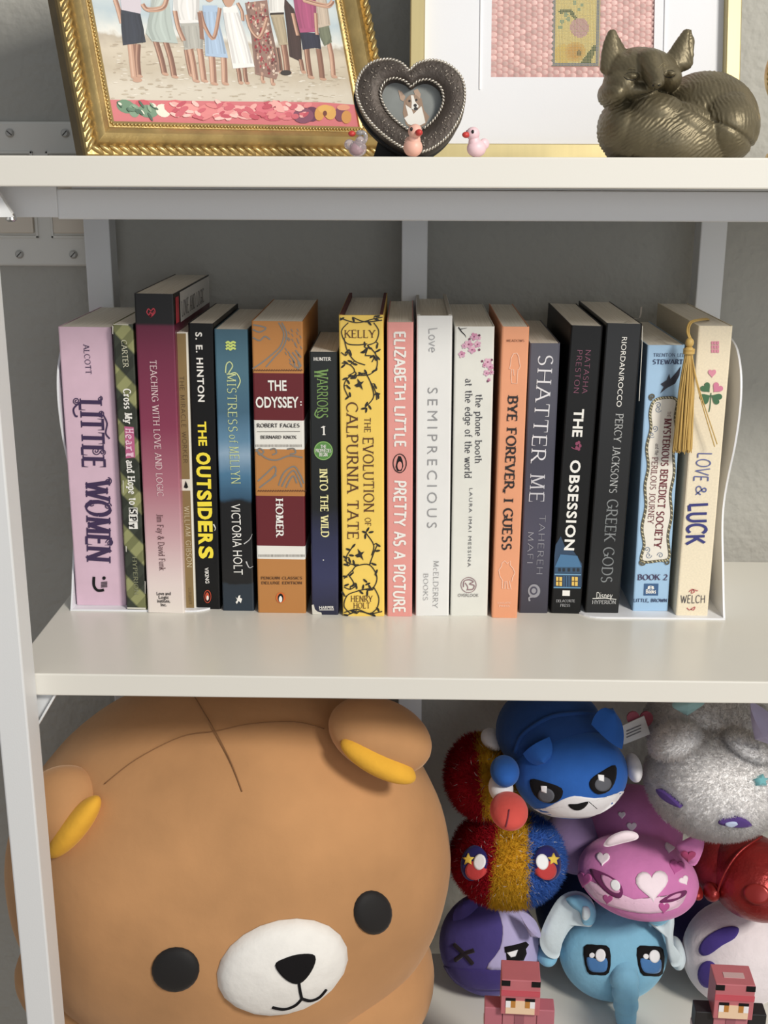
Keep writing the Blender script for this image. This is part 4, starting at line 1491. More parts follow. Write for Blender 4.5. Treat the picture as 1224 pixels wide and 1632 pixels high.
def beach():
    m = ramp_mat('beach_photograph', [(0, (206, 196, 178)), (.16, (212, 203, 187)), (.24, (196, 183, 162)), (.33, (210, 198, 178)), (.385, (188, 176, 158)), (.405, (226, 226, 220)), (.44, (206, 214, 214)), (.5, (184, 200, 208)), (.58, (204, 214, 216)), (.66, (160, 188, 204)), (.8, (150, 182, 204)), (1, (198, 216, 226))], HH, noise_amt=.075, nscale=130, rough=.3, base=-FM / HH)
    return m


ph.build('photograph', beach(), pf)


class OffSurf(Surf):
    """a printed face set back inside its frame"""
    def __init__(s, mw, parent, off):
        super().__init__(mw @ Matrix.Translation((0, off, 0)), parent)
        s.off = off

    def flush(s):
        for key, (mb, m) in s.parts.items():
            mb.v = [(p[0], p[1] * .35 + s.off, p[2]) for p in mb.v]
            o = mb.build(key[0], m, s.parent, autos=False)
            if key[0] in JOINED:
                o['kind'] = 'stuff'
        s.parts = {}


sf = OffSurf(mwf, pf, .0081)
c = Crop(sf, 90, 0, 4.533)       # left half view
SK = INK(196, 152, 128)
SKD = INK(150, 108, 90)


def skirt(c, pts, colr, name='figure_print', layer=2):
    c.poly(pts, INK(*colr), name, layer)
    ys = [p[1] for p in pts]
    y0, y1 = min(ys) + (max(ys) - min(ys)) * .12, max(ys) - (max(ys) - min(ys)) * .08

    def span(y):
        xs = []
        n = len(pts)
        for i in range(n):
            (xa, ya), (xb, yb) = pts[i], pts[(i + 1) % n]
            if (ya - y) * (yb - y) < 0:
                xs.append(xa + (xb - xa) * (y - ya) / (yb - ya))
        return (min(xs), max(xs)) if len(xs) > 1 else None
    for f, kk, w in ((.1, .9, .16), (.34, .94, .07), (.55, 1.05, .09), (.74, .93, .07), (.92, .86, .13)):
        q = []
        for t in (0, .33, .66, 1):
            sp_ = span(y0 + (y1 - y0) * t)
            if sp_:
                q.append((sp_[0] + (sp_[1] - sp_[0]) * (f + .03 * math.sin(f * 40 + t * 5)), y0 + (y1 - y0) * t))
        if len(q) > 1:
            ww = (span((y0 + y1) / 2) or (0, 40))
            c.stroke(q, w * (ww[1] - ww[0]), INK(*[min(255, k * kk) for k in colr]), name, layer, taper=False)


SKH = INK(214, 174, 150)


def leg(c, pts, w, m=None, layer=1):
    m = m or SK
    c.stroke(pts, w, m, 'figure_print', layer, taper=False)
    c.stroke([(p[0] + w * .28, p[1]) for p in pts], w * .36, SKD if m is SK else INK(126, 88, 74), 'figure_print', layer)
    c.stroke([(p[0] - w * .22, p[1]) for p in pts], w * .2, SKH if m is SK else SK, 'figure_print', layer)
    if pts[-1][1] > 470:
        c.ell((pts[-1][0] + 6, pts[-1][1] + 6), w * .6, 11, SK, 'figure_print', layer, 10, 12)


# man, navy shorts
leg(c, [(545, 320), (555, 420), (570, 560)], 66)
leg(c, [(590, 320), (585, 430), (595, 545)], 40, SKD)
c.ell((585, 580), 34, 16, SK, 'figure_print', 1)
leg(c, [(425, 0), (445, 60), (475, 170)], 38)
skirt(c, [(465, 70), (605, 95), (645, 305), (480, 328), (468, 200)], (52, 58, 72))
skirt(c, [(440, -160), (600, -160), (612, 80), (605, 100), (470, 72)], (206, 196, 206))
c.ell((520, -230), 50, 66, SK, 'figure_print', 2)
c.ell((520, -262), 54, 46, INK(70, 54, 44), 'figure_print', 3)
# woman in pale green
leg(c, [(715, 290), (755, 420), (780, 530)], 44, SKD)
leg(c, [(785, 290), (825, 420), (850, 550)], 44, SKD)
skirt(c, [(680, 60), (815, 20), (835, 180), (878, 315), (690, 300), (645, 240)], (178, 190, 184))
skirt(c, [(690, -170), (800, -170), (818, 40), (680, 90)], (188, 196, 190))
leg(c, [(620, 30), (660, 70), (770, 55), (800, -40)], 34, SK, 3)
c.ell((740, -230), 46, 62, SK, 'figure_print', 2)
c.ell((740, -255), 58, 62, INK(104, 72, 48), 'figure_print', 1)
# boy in white
leg(c, [(965, 350), (985, 450), (1005, 580)], 46)
leg(c, [(1035, 350), (1050, 460), (1065, 580)], 46)
leg(c, [(940, 360), (955, 450), (975, 540)], 40, SKD)
skirt(c, [(895, 165), (1050, 170), (1062, 355), (995, 350), (925, 362)], (176, 174, 166))
skirt(c, [(850, -140), (1030, -140), (1030, 165), (880, 170), (840, 90)], (228, 226, 224))
leg(c, [(855, 80), (880, 200), (920, 295)], 34, SK, 3)
leg(c, [(1030, 90), (1045, 200), (1050, 285)], 30, SKD, 3)
c.ell((950, -200), 44, 58, SK, 'figure_print', 2)
c.ell((950, -230), 48, 40, INK(120, 90, 56), 'figure_print', 3)
# girl in blue
leg(c, [(1120, 380), (1128, 480), (1135, 600)], 50)
leg(c, [(1205, 390), (1212, 480), (1215, 600)], 46)
skirt(c, [(1055, 40), (1160, 40), (1180, 190), (1240, 420), (1075, 405), (1068, 200)], (166, 190, 218))
leg(c, [(1040, 80), (1070, 190), (1135, 275), (1180, 60)], 28, SK, 3)
c.ell((1105, -40), 40, 56, SK, 'figure_print', 2)
c.ell((1105, -62), 50, 56, INK(150, 112, 70), 'figure_print', 1)
# green leaf and roses of the flower border
fl = Crop(sf, 90, 0, 4.533)
fl.poly([(380, 720), (1250, 733), (1900, 738), (2260, 765), (2265, 985), (1400, 925), (400, 890)], INK(214, 112, 118), 'flower_band', 1)
for (x, y, rx, ry, a, cc, L) in ((500, 770, 70, 48, 20, (104, 140, 110), 2), (560, 800, 40, 50, -20, (124, 156, 128), 3), (660, 805, 75, 46, 10, (112, 146, 118), 3), (620, 745, 50, 25, 0, (206, 84, 96), 2), (770, 800, 56, 46, 30, (230, 226, 208), 3), (870, 780, 96, 56, 10, (222, 106, 112), 4), (950, 800, 80, 50, 0, (236, 150, 146), 5), (1100, 800, 90, 50, -10, (228, 130, 132), 5), (1210, 790, 70, 50, 10, (206, 90, 106), 4)):
    fl.ell((x, y), rx, ry, INK(*cc), 'flower_band', L, 14, a)
c = Crop(sf, 350, 0, 4.22)       # right half view
fl = c
for (x, y, rx, ry, a, cc, L) in ((60, 750, 80, 46, 0, (232, 142, 144), 6), (170, 760, 80, 46, 8, (240, 176, 170), 7), (300, 735, 60, 40, 0, (222, 108, 122), 6), (360, 770, 80, 46, 0, (206, 84, 104), 5), (450, 760, 76, 50, 0, (226, 120, 130), 6), (560, 780, 70, 52, 0, (132, 72, 98), 7), (620, 770, 50, 50, 0, (104, 52, 82), 6), (670, 765, 34, 50, 10, (214, 152, 70), 8), (740, 760, 40, 48, -10, (218, 162, 80), 8), (705, 735, 46, 28, 0, (222, 168, 84), 8), (705, 765, 14, 18, 0, (120, 60, 50), 9), (810, 770, 40, 50, 0, (122, 66, 88), 7), (850, 790, 34, 44, 0, (206, 142, 70), 8), (830, 725, 44, 20, 0, (222, 150, 120), 7)):
    fl.ell((x, y), rx, ry, INK(*cc), 'flower_band', L, 14, a)
random.seed(31)
cl_ = Crop(sf, 90, 0, 4.533)
for k in range(70):
    x = 820 + random.random() ** 1.0 * 1000
    y = 745 + random.random() * 120
    cc = random.choice(((226, 128, 130), (238, 168, 162), (210, 94, 108), (244, 190, 182), (198, 76, 94)))
    cl_.ell((x, y), random.uniform(22, 46), random.uniform(10, 20), INK(*cc), 'flower_band', 10, 10, random.uniform(-40, 40))
for k in range(16):
    x, y = random.uniform(430, 720), random.uniform(745, 860)
    cl_.ell((x, y), random.uniform(14, 36), random.uniform(6, 12), INK(*random.choice(((92, 128, 102), (138, 168, 140), (224, 222, 204), (70, 104, 84)))), 'flower_band', 10, 10, random.uniform(20, 70))
# girl in white dress
leg(c, [(122, 450), (132, 500), (138, 552)], 30, SKD)
leg(c, [(168, 450), (172, 500), (180, 552)], 30, SKD)
skirt(c, [(20, 50), (110, 35), (150, 150), (235, 450), (90, 462), (40, 200)], (232, 230, 228))
leg(c, [(120, 20), (150, 80), (155, 140)], 24, SK, 3)
c.ell((60, 0), 36, 50, SK, 'figure_print', 3)
c.ell((60, -12), 44, 50, INK(160, 124, 80), 'figure_print', 2)
# woman in floral dress
leg(c, [(285, 500), (288, 545)], 24)
leg(c, [(350, 500), (355, 560)], 26)
skirt(c, [(170, 20), (320, 0), (335, 120), (405, 470), (380, 535), (240, 500), (215, 260)], (150, 116, 104))
random.seed(21)
for k in range(170):
    t = random.random()
    x = 185 + t * 90 + random.uniform(0, 120)
    y = 20 + t * 480
    c.ell((x, y), random.uniform(4, 9), random.uniform(6, 14), INK(*random.choice(((206, 176, 156), (176, 66, 74), (110, 70, 66), (190, 150, 130), (150, 52, 62), (220, 200, 184)))), 'floral_dress_print', 3, 7)
leg(c, [(180, 100), (210, 200), (270, 250), (320, 120)], 24, SK, 4)
c.ell((250, -70), 42, 56, SK, 'figure_print', 3)
c.ell((250, -90), 54, 60, INK(80, 54, 40), 'figure_print', 2)
# man in khaki
leg(c, [(430, 300), (445, 390), (455, 480)], 44, SKD)
c.ell((445, 490), 38, 18, INK(60, 54, 52), 'figure_print', 2)
leg(c, [(385, 320), (400, 400), (410, 480)], 36, INK(90, 74, 66))
skirt(c, [(340, 95), (430, 90), (460, 300), (400, 305), (370, 200)], (178, 162, 134))
skirt(c, [(325, -150), (440, -150), (432, 85), (335, 95)], (222, 220, 216))
c.poly([(338, 88), (432, 84), (432, 98), (338, 102)], INK(60, 50, 44), 'figure_print', 3)
c.ell((385, -200), 42, 58, SK, 'figure_print', 3)
# dark dress behind, boy in pink, boy in olive shorts
skirt(c, [(430, -20), (500, 60), (545, 230), (555, 420), (470, 380)], (74, 56, 54), layer=1)
leg(c, [(545, 400), (560, 480)], 30, SKD)
leg(c, [(585, 320), (595, 420), (610, 515)], 40, SKD)
leg(c, [(665, 330), (680, 430), (690, 525)], 40, SKD)
skirt(c, [(540, 215), (670, 225), (682, 330), (640, 322), (560, 335)], (52, 54, 72))
skirt(c, [(480, -130), (640, -130), (655, 215), (540, 220), (510, 100)], (176, 84, 124))
leg(c, [(490, 90), (510, 180), (525, 240)], 26, SK, 3)
leg(c, [(645, 90), (650, 180), (655, 235)], 26, SK, 3)
c.ell((560, -190), 42, 56, SK, 'figure_print', 3)
leg(c, [(735, 290), (755, 390), (765, 510)], 36, SK)
skirt(c, [(665, 185), (735, 170), (755, 285), (705, 310), (675, 250)], (118, 124, 102))
skirt(c, [(620, -120), (700, -120), (745, 170), (660, 190)], (196, 178, 160))
leg(c, [(560, 0), (660, 30), (730, 40), (760, 10)], 30, SK, 4)
c.ell((660, -170), 40, 54, SK, 'figure_print', 4)
# footprints and ripples of sand
cs_ = Crop(sf, 90, 0, 4.533)
for k in range(170):
    x, y = random.uniform(400, 1200), random.uniform(300, 715)
    cs_.ell((x, y), random.uniform(8, 30), random.uniform(2, 6), INK(*random.choice(((190, 176, 154), (222, 214, 200), (178, 162, 140)))), 'sand_print', 0.5, 8)
for k in range(130):
    x, y = random.uniform(20, 840), random.uniform(440, 700)
    c.ell((x, y), random.uniform(8, 22), random.uniform(2, 5), INK(*random.choice(((190, 178, 158), (222, 215, 202), (182, 168, 146)))), 'sand_print', 0.5, 8)
sf.flush()

# ---- slim brass frame with white mat and needlework
gy = .893
gth = R_(13)
gl, gr = at_y(652, 249, gy), at_y(1176.5, 252, gy)
GW, GH, GM = gr.x - gl.x, .34, .0105
mwg = Matrix.Translation((gl.x, gy, ZT)) @ Matrix.Rotation(-gth, 4, 'X')
gf = thing('picture_frame', 'slim brass picture frame with white mat and pink needlework leaning on the wall', 'picture frame', mw=mwg)
m_ = MB()
frame_bars(m_, GW, GH, [(0, .018), (0, 0), (.0008, -.0008), (GM - .0008, -.0008), (GM, 0), (GM, .018)])
m_.build('frame_moulding', BRASS, gf, smooth=True, autos=30)
MB().box((.002, .0175, .002), (GW - .002, .019, GH - .002)).build('backing_board', mat((90, 78, 64), .8), gf)
sg = OffSurf(mwg, gf, .010)
aL = sg.loc(783, 60)[0]
aR = sg.loc(1042, 60)[0]
aB = sg.loc(860, 124)[1]
aT = aB + .17
MATB = mat((232, 233, 238), .8, name='mat_board', bump=.03, bscale=900)
m_ = MB()
y0, y1 = .0085, .0105
for (x0, x1, z0, z1) in ((GM - .001, aL, GM - .001, GH - GM + .001), (aR, GW - GM + .001, GM - .001, GH - GM + .001), (aL, aR, GM - .001, aB), (aL, aR, aT, GH - GM + .001)):
    m_.box((x0, y0, z0), (x1, y1, z1))
m_.build('mat_board', MATB, gf)
# raised inner lip of the mat window
gl1, gr1 = sg.loc(767, 60)[0], sg.loc(1057, 60)[0]
m_ = MB()
for (x0, x1, z0, z1) in ((gl1 - .0012, gl1, aB - .009, aT + .008), (gr1, gr1 + .0012, aB - .009, aT + .008)):
    MB().box((x0, .0073, z0), (x1, .0086, z1), .0004).build('mat_groove', mat((244, 244, 246), .7), gf)
pass
# pink basket-weave stitches
PINKC = attr_mat('pink_yarn', .9)
m_ = MB()
random.seed(9)
cell = .0041
nx, nz = int((aR - aL) / cell) + 1, int((aT - aB) / cell) + 1
pL, pR, pB = sg.loc(880, 60)[0], sg.loc(956, 60)[0], sg.loc(900, 105)[1]
for i in range(nx):
    for j in range(nz):
        x, z = aL + i * cell, aB + j * cell + (i % 2) * cell / 2
        if x + cell * .4 > aR or z + cell > aT:
            continue
        if pL - cell * .5 < x < pR - cell * .3 and z > pB - cell * .6:
            continue
        v = random.uniform(.9, 1.06)
        colr = lin([min(255, k * v) for k in (226, 188, 182)])
        w, h = cell * .5, cell * .46
        cx, cz = x + cell / 2, z + cell / 2
        mid = (cx + random.uniform(-.0002, .0002), .0088, cz + .0002)
        vs = [(cx - w, .0108, cz - h * .5), (cx - w * .3, .0108, cz - h * 1.05), (cx + w, .0108, cz - h * .6), (cx + w, .0108, cz + h * .5), (cx + w * .2, .0108, cz + h * 1.0), (cx - w, .0108, cz + h * .7), mid]
        m_.add(vs, [(k, (k + 1) % 6, 6) for k in range(6)], colr)
stuff(m_.build('woven_stitches', PINKC, gf, smooth=True))
MB().box((aL - .001, .0108, aB - .001), (aR + .001, .0116, aT + .001)).build('canvas', mat((196, 150, 146), .9), gf)
# small needlepoint flower panel: one colour per stitch
m_ = MB()
px0, px1 = pL, pR
pz0, pz1 = pB, pB + .105
st = .00105
cN = Crop(sg, 760, 0, 5.1)
grid_x = int((px1 - px0) / st)
grid_z = int((pz1 - pz0) / st)
fl1, fl2 = cN.p(835, 225), cN.p(815, 415)


def stitch(x, z, i, j):
    if i < 2 or i > grid_x - 3 or j < 2 or j > grid_z - 3:
        return (126, 136, 164)
    u = (x - fl1[0]) / .0068, (z - fl1[1]) / .0068
    if u[0] ** 2 + u[1] ** 2 < 1:
        return (216, 168, 184) if (i + j) % 5 else (206, 150, 170)
    for (a, b2) in (((820, 175), (760, 88)), ((760, 88), (680, 92))):
        A, B_ = cN.p(*a), cN.p(*b2)
        d = Vector(B_) - Vector(A)
        t = max(0, min(1, (Vector((x, z)) - Vector(A)).dot(d) / d.length_squared))
        if ((Vector(A) + d * t) - Vector((x, z))).length < .0013:
            return (64, 96, 80)
    for q in ((795, 25), (725, 120), (742, 155), (690, 175), (680, 222), (855, 40), (830, 75), (770, 110)):
        A = cN.p(*q)
        if math.hypot(x - A[0], z - A[1]) < .0015:
            return (140, 172, 150)
    A, B_ = cN.p(880, 520), cN.p(955, 385)
    d = Vector(B_) - Vector(A)
    t = max(0, min(1, (Vector((x, z)) - Vector(A)).dot(d) / d.length_squared))
    if ((Vector(A) + d * t) - Vector((x, z))).length < .0034 * (1 - .6 * t):
        return (58, 92, 70)
    A = cN.p(832, 430)
    if math.hypot(x - A[0], z - A[1]) < .0019:
        return (112, 88, 60)
    A = cN.p(800, 420)
    r = math.hypot(x - A[0], (z - A[1]))
    if r < .0072:
        return (226, 168, 84) if r < .005 else (232, 188, 104)
    A = cN.p(700, 440)
    if math.hypot(x - A[0], z - A[1]) < .007:
        return (236, 204, 112)
    return (238, 218, 148) if (i * 7 + j * 3) % 11 else (230, 206, 132)


for i in range(grid_x):
    for j in range(grid_z):
        x, z = px0 + (i + .5) * st, pz0 + (j + .5) * st
        h = st * .44
        m_.add([(x - h, .0104, z - h), (x + h, .0104, z - h), (x + h, .0104, z + h), (x - h, .0104, z + h), (x, .0098, z)], [(0, 1, 4), (1, 2, 4), (2, 3, 4), (3, 0, 4)], lin(stitch(x, z, i, j)))
stuff(m_.build('needlepoint_panel', attr_mat('needlepoint_wool', .9), gf))
MB().box((px0, .0103, pz0), (px1, .0109, pz1)).build('panel_canvas', mat((170, 160, 120), .9), gf)

# ---- heart frame with a dog photograph
hy = .748
hth = R_(14)
hb = at_y(660, 249, hy)
mwh = Matrix.Translation((hb.x, hy, ZT)) @ Matrix.Rotation(-hth, 4, 'X')
hf = thing('heart_frame', 'heart-shaped dark pewter photo frame with rope rim and a dog picture', 'photo frame', mw=mwh)
sh = Surf(mwh, hf)
outl = [(651.5, 116), (640, 104.5), (618, 98), (592, 103), (574, 120), (566, 146), (571, 170), (585, 195), (605, 216), (630, 235), (655, 247), (668, 249), (690, 242), (715, 222), (735, 190), (742, 158), (738, 130), (722, 111), (702, 101), (682, 100), (663, 106)]
innr = [(654.7, 143.7), (646, 136), (630, 131.5), (616, 137), (609, 152), (613, 170), (625, 188), (643, 204), (661, 213), (680, 203), (695, 187), (703.5, 167), (701, 148), (690, 137), (677, 133.5), (664, 137)]
O2 = [Vector(sh.loc(*p)) for p in spline([Vector(q) for q in outl], 4, True)]
I2 = [Vector(sh.loc(*p)) for p in spline([Vector(q) for q in innr], 5, True)]


def resample(P, n, start):
    L = [0]
    m = len(P)
    for i in range(m):
        L.append(L[-1] + (P[(i + 1) % m] - P[i]).length)
    out = []
    for k in range(n):
        t = L[-1] * k / n
        i = max(j for j in range(m) if L[j] <= t)
        f = (t - L[i]) / max(1e-9, L[i + 1] - L[i])
        out.append(P[i].lerp(P[(i + 1) % m], f))
    return out


NH = 84
O2, I2 = resample(O2, NH, 0), resample(I2, NH, 0)
PEW = mat((66, 57, 51), .5, .35, name='dark_pewter', var=.3, vscale=90, bump=.25, bscale=420)
PEWL = mat((196, 188, 176), .35, .75, name='rubbed_pewter', var=.25, vscale=200)
BLK = mat((20, 20, 21), .7, name='black_felt')
m_ = MB()
rings = [(1.0, .006, 0), (1.0, -.004, 0), (.93, -.0062, 0), (.5, -.0072, 0), (.08, -.0058, 0), (0.0, -.004, 0), (0, .001, 0)]
vs = []
for (t, y, _) in rings:
    for k in range(NH):
        p = I2[k].lerp(O2[k], t)
        vs.append((p.x, y, p.y))
fs = []
for r_ in range(len(rings) - 1):
    for k in range(NH):
        k2 = (k + 1) % NH
        fs.append((r_ * NH + k, r_ * NH + k2, (r_ + 1) * NH + k2, (r_ + 1) * NH + k))
m_.add(vs, fs)
m_.build('heart_body', PEW, hf, smooth=True, autos=50)
cen = sum(O2, Vector((0, 0))) / NH
m_ = MB()
bo = [cen + (p - cen) * 1.0 + Vector((-.0012, -.0008)) for p in O2]
m_.prism([(p.x, max(p.y, .0004)) for p in bo], .006, .0125)
m_.build('back_plate', BLK, hf)
MB().prism([tuple(sh.loc(*q)) for q in ((592, 249), (640, 249), (640, 160), (612, 180))], .0126, .034).build('easel_back', BLK, hf)


def twist(P, rad, y, n, m, name):
    mb = MB()
    P = resample(P, n, 0)
    for k in range(n):
        d = P[(k + 1) % n] - P[k - 1]
        a = math.atan2(d.y, d.x)
        mb.ell((P[k].x, y, P[k].y), (rad * 1.7, rad, rad * .75), Matrix.Rotation(-(a + R_(35)), 3, 'Y'), 8, 5)
    stuff(mb.build(name, m, hf, smooth=True))


twist([cen + (p - cen) * .972 for p in O2], .0009, -.0062, 100, PEWL, 'outer_rope_rim')
cin = sum(I2, Vector((0, 0))) / NH
twist([cin + (p - cin) * 1.05 for p in I2], .0008, -.0064, 56, PEWL, 'inner_rope_rim')
random.seed(14)
mb = MB()
for k in range(150):
    i = random.randrange(NH)
    t = random.uniform(.42, .72)
    p = I2[i].lerp(O2[i], t)
    mb.ell((p.x, -.0071, p.y), (random.uniform(.0003, .0008), .0005, random.uniform(.0003, .0007)), Matrix.Rotation(random.uniform(0, 3), 3, 'Y'), 6, 4)
stuff(mb.build('embossed_scrollwork', mat((150, 140, 130), .4, .7, name='embossed_pewter'), hf, smooth=True))
m_ = MB()
m_.prism([(p.x, p.y) for p in [cin + (q - cin) * 1.06 for q in I2]], .0005, .0016)
m_.build('photograph', mat((128, 132, 130), .3, var=.15, vscale=60, name='dog_photo_background'), hf)
sd = OffSurf(mwh, hf, .0004)
c = Crop(sd, 540, 80, 4.708)
TN, WH, DKN = INK(150, 122, 100), INK(226, 222, 214), INK(46, 40, 40)
c.poly([(490, 380), (520, 350), (620, 360), (640, 450), (680, 500), (650, 560), (560, 600), (505, 560), (480, 470)], TN, 'dog_print', 1)
c.poly([(500, 410), (545, 440), (560, 480), (620, 420), (640, 500), (650, 545), (590, 575), (520, 555), (490, 510), (520, 490)], WH, 'dog_print', 2)
c.poly([(445, 300), (470, 310), (500, 350), (485, 385), (462, 372)], INK(176, 146, 124), 'dog_print', 2)
c.poly([(560, 305), (590, 290), (615, 330), (608, 365), (575, 345)], INK(176, 146, 124), 'dog_print', 2)
c.ell((556, 385), 52, 52, TN, 'dog_print', 3)
c.poly([(540, 340), (560, 340), (572, 385), (600, 420), (580, 455), (545, 440), (548, 390)], WH, 'dog_print', 4)
for q in ((530, 382, 9), (582, 375, 9), (573, 416, 13)):
    c.ell((q[0], q[1]), q[2], q[2], DKN, 'dog_print', 5, 10)
c.ell((578, 440), 16, 12, DKN, 'dog_print', 5, 10)
c.ell((560, 592), 60, 14, INK(60, 58, 58), 'dog_print', 1)
sd.flush()

# ---- three tiny birds on the shelf edge
def duck(u, v0, s, body, label, turn, glass=False):
    y = .712
    p = at_y(u, 252, y)
    p = Vector((p.x, y, ZT))
    if glass:
        bm_ = mat((236, 222, 226), .05, trans=.75, name='clear_glass')
        hm = mat((214, 210, 212), .05, trans=.7, name='smoky_glass')
    else:
        bm_ = hm = mat(body, .45, name='painted_resin')
    o = thing('duck_figurine', label, 'figurine', mw=Matrix.Translation(p) @ Matrix.Rotation(turn, 4, 'Z') @ Matrix.Scale(s, 4))
    m = MB()
    m.ell((0, 0, .0052), (.0054, .0062, .0054), None, 18, 12)
    m.ell((0, .0055, .0078), (.0024, .0035, .0034), Matrix.Rotation(R_(-25), 3, 'X'), 12, 8)
    m.ell((0, -.0018, .0088), (.0036, .0036, .0046), None, 14, 10)
    m.build('body', bm_, o, smooth=True)
    m = MB()
    if glass:
        m.tube(spline([(0, -.003, .008), (0, -.0055, .0115), (0, -.0045, .015), (0, -.0015, .0155)], 5), .0014, 8)
        m.ell((0, -.0015, .0152), (.0018, .0026, .0018), None, 12, 8)
    else:
        m.ell((0, -.0028, .0138), (.0041, .0042, .0041), None, 18, 12)
    m.build('head', hm, o, smooth=True)
    m = MB()
    by = -.0067 if not glass else .0028
    m.ell((0, by - (.001 if not glass else -.001), .0131 if not glass else .0146), (.0021, .0026, .0019), None, 10, 8)
    m.build('beak', mat((206, 52, 48), .4, name='red_paint'), o, smooth=True)
    if not glass:
        for sx in (-1, 1):
            m = MB()
            m.ell((sx * .0033, -.0049, .0149), (.0009, .0009, .0012), None, 8, 6)
            m.build('eye', mat((16, 14, 16), .3), o, smooth=True)
    else:
        m = MB()
        m.ell((0, .0005, .0052), (.0032, .004, .0032), None, 10, 8)
        m.build('pink_core', mat((196, 130, 150), .3), o, smooth=True)


duck(658, 0, 1.0, (240, 180, 160), 'tiny peach duck figurine with a red beak in front of the heart frame', R_(25))
duck(759, 0, .92, (236, 198, 206), 'tiny pale pink duck figurine with a red beak standing alone', R_(-62))
duck(570, 0, .86, (230, 220, 224), 'tiny clear glass swan figurine with a red beak', R_(90), True)

# ---- sleeping bronze fox
fyc = .768
kx = 4.163
FX = lambda cx, cy, y=fyc: at_y(930 + cx / kx, 30 + cy / kx, y)
fs_ = depth(FX(600, 600)) / F_PX / kx          # metres per view pixel
fbase = FX(600, 928)
fbase = Vector((fbase.x, fyc, ZT))
m_ = MB()


def fe(cx, cy, rx, rz, y=0.0, ry=None, rot=0):
    m_.ell(FX(cx, cy, fyc + y) - fbase, (rx * fs_, (ry or .03), rz * fs_), Matrix.Rotation(R_(rot), 3, 'Y'), 32, 20)


fe(800, 690, 352, 330, .012, .040, 4)       # curled back
fe(900, 720, 245, 250, .000, .040)          # haunch
fe(560, 800, 420, 235, -.010, .030, 12)     # tail wrapped in front
fe(490, 640, 210, 140, -.014, .022, 12)
fe(700, 720, 250, 140, -.018, .020, 24)
fe(240, 730, 145, 190, .000, .030)          # chest
fe(300, 850, 160, 120, .000, .030)
fe(375, 350, 240, 150, -.004, .026, 2)      # head
fe(195, 500, 95, 90, -.006, .024)           # cheek ruff
fe(250, 440, 120, 110, -.010, .020, 10)
fe(330, 480, 150, 70, -.012, .018)
fe(555, 400, 85, 90, -.006, .020)
for i in range(12):                          # long nose running down to the tail
    t = i / 11
    fe(425 + 55 * t, 270 + 150 * t, 84 - 34 * t, 70 - 30 * t, -.020 - .016 * t, .016 - .005 * t)
fe(482, 436, 34, 22, -.046, .006)           # nose
fe(318, 384, 54, 26, -.0235, .008, 6)       # eyelids
fe(570, 368, 44, 25, -.021, .008, -4)


def ear(pts, w, yy):
    n = len(pts)
    for i in range(24):
        t = i / 23
        k = t * (n - 1)
        j = min(n - 2, int(k))
        f = k - j
        cx = pts[j][0] + (pts[j + 1][0] - pts[j][0]) * f
        cy = pts[j][1] + (pts[j + 1][1] - pts[j][1]) * f
        ww = w[j] + (w[j + 1] - w[j]) * f
        fe(cx, cy, ww, ww * .5, yy + .004 * t, .0065 - .003 * t)


ear([(222, 330), (205, 240), (194, 160), (190, 84)], [112, 88, 62, 26], -.010)
ear([(618, 300), (648, 225), (674, 150), (688, 82)], [104, 84, 62, 28], -.008)
# flatten at the shelf
bm = bmesh.new()
me = bpy.data.meshes.new('fox_body')
me.from_pydata(m_.v, [], m_.f)
tmp = bpy.data.objects.new('fox_body', me)
col.objects.link(tmp)
rm = tmp.modifiers.new('blend', 'REMESH')
rm.mode = 'VOXEL'
rm.voxel_size = .00072
sm_ = tmp.modifiers.new('soft', 'SMOOTH')
sm_.factor = .6
sm_.iterations = 5
dg = bpy.context.evaluated_depsgraph_get()
me2 = bpy.data.meshes.new_from_object(tmp.evaluated_get(dg))
bpy.data.objects.remove(tmp)


def fox_px(p):
    w = p + fbase
    d = w - CAM
    z = d.dot(FW)
    u, v = 612 + F_PX * d.dot(RT) / z, 816 - F_PX * d.dot(UP) / z
    return (u - 930) * kx, (v - 30) * kx


nors = [v.normal.copy() for v in me2.vertices]
cos = [v.co.copy() for v in me2.vertices]
hx = [FX(200, 200), FX(670, 200)]
for v, nn, co in zip(me2.vertices, nors, cos):
    d = 0
    X, Z = co.x * 1000, co.z * 1000       # mm
    cx, cy = (co.x / fs_ + 600), 928 - co.z / fs_
    nz_ = noise.noise(Vector((X * .09, co.y * 90, Z * .09))) * 2.2
    nf = noise.noise(Vector((X * .35, co.y * 350, Z * .35)))
    line = 640 - (cx - 650) * -.52 if cx > 560 else 560
    on_head = cy < 560 and cx < 640
    if not on_head:
        if cy < line:       # back fur runs up
            phs = X * 2.6 + Z * .4 + nz_ * 2.6 + nf * 2.0
        else:               # tail fur runs diagonally
            phs = X * 1.7 - Z * 2.3 + nz_ * 2.6 + nf * 2.2
        s = 1 - 2 * abs(math.sin(phs * .5)) ** 1.3
        amp = .5 + .8 * noise.noise(Vector((X * .12 + 7, co.y * 120, Z * .12)))
        d = .00045 * s * max(.1, amp)
        g = cy - line       # groove between back and tail
        if cx > 560 and abs(g) < 34:
            d -= .0016 * math.exp(-(g / 16) ** 2)
    else:
        d = .00010 * math.sin(X * 2.6 + Z * 1.6 + nf * 4)
        if cy < 330 and (cx < 300 or cx > 560):       # hollow of each ear
            for (ex, ey, rx_, rz_) in ((205, 200, 46, 120), (662, 200, 44, 110)):
                q = ((cx - ex) / rx_) ** 2 + ((cy - ey) / rz_) ** 2
                if q < 1 and nn.y < 0:
                    d -= .0016 * (1 - q)
    v.co = co + nn * d
    if v.co.z < 0:
        v.co.z = 0
me2.polygons.foreach_set('use_smooth', [True] * len(me2.polygons))
me2.materials.clear()
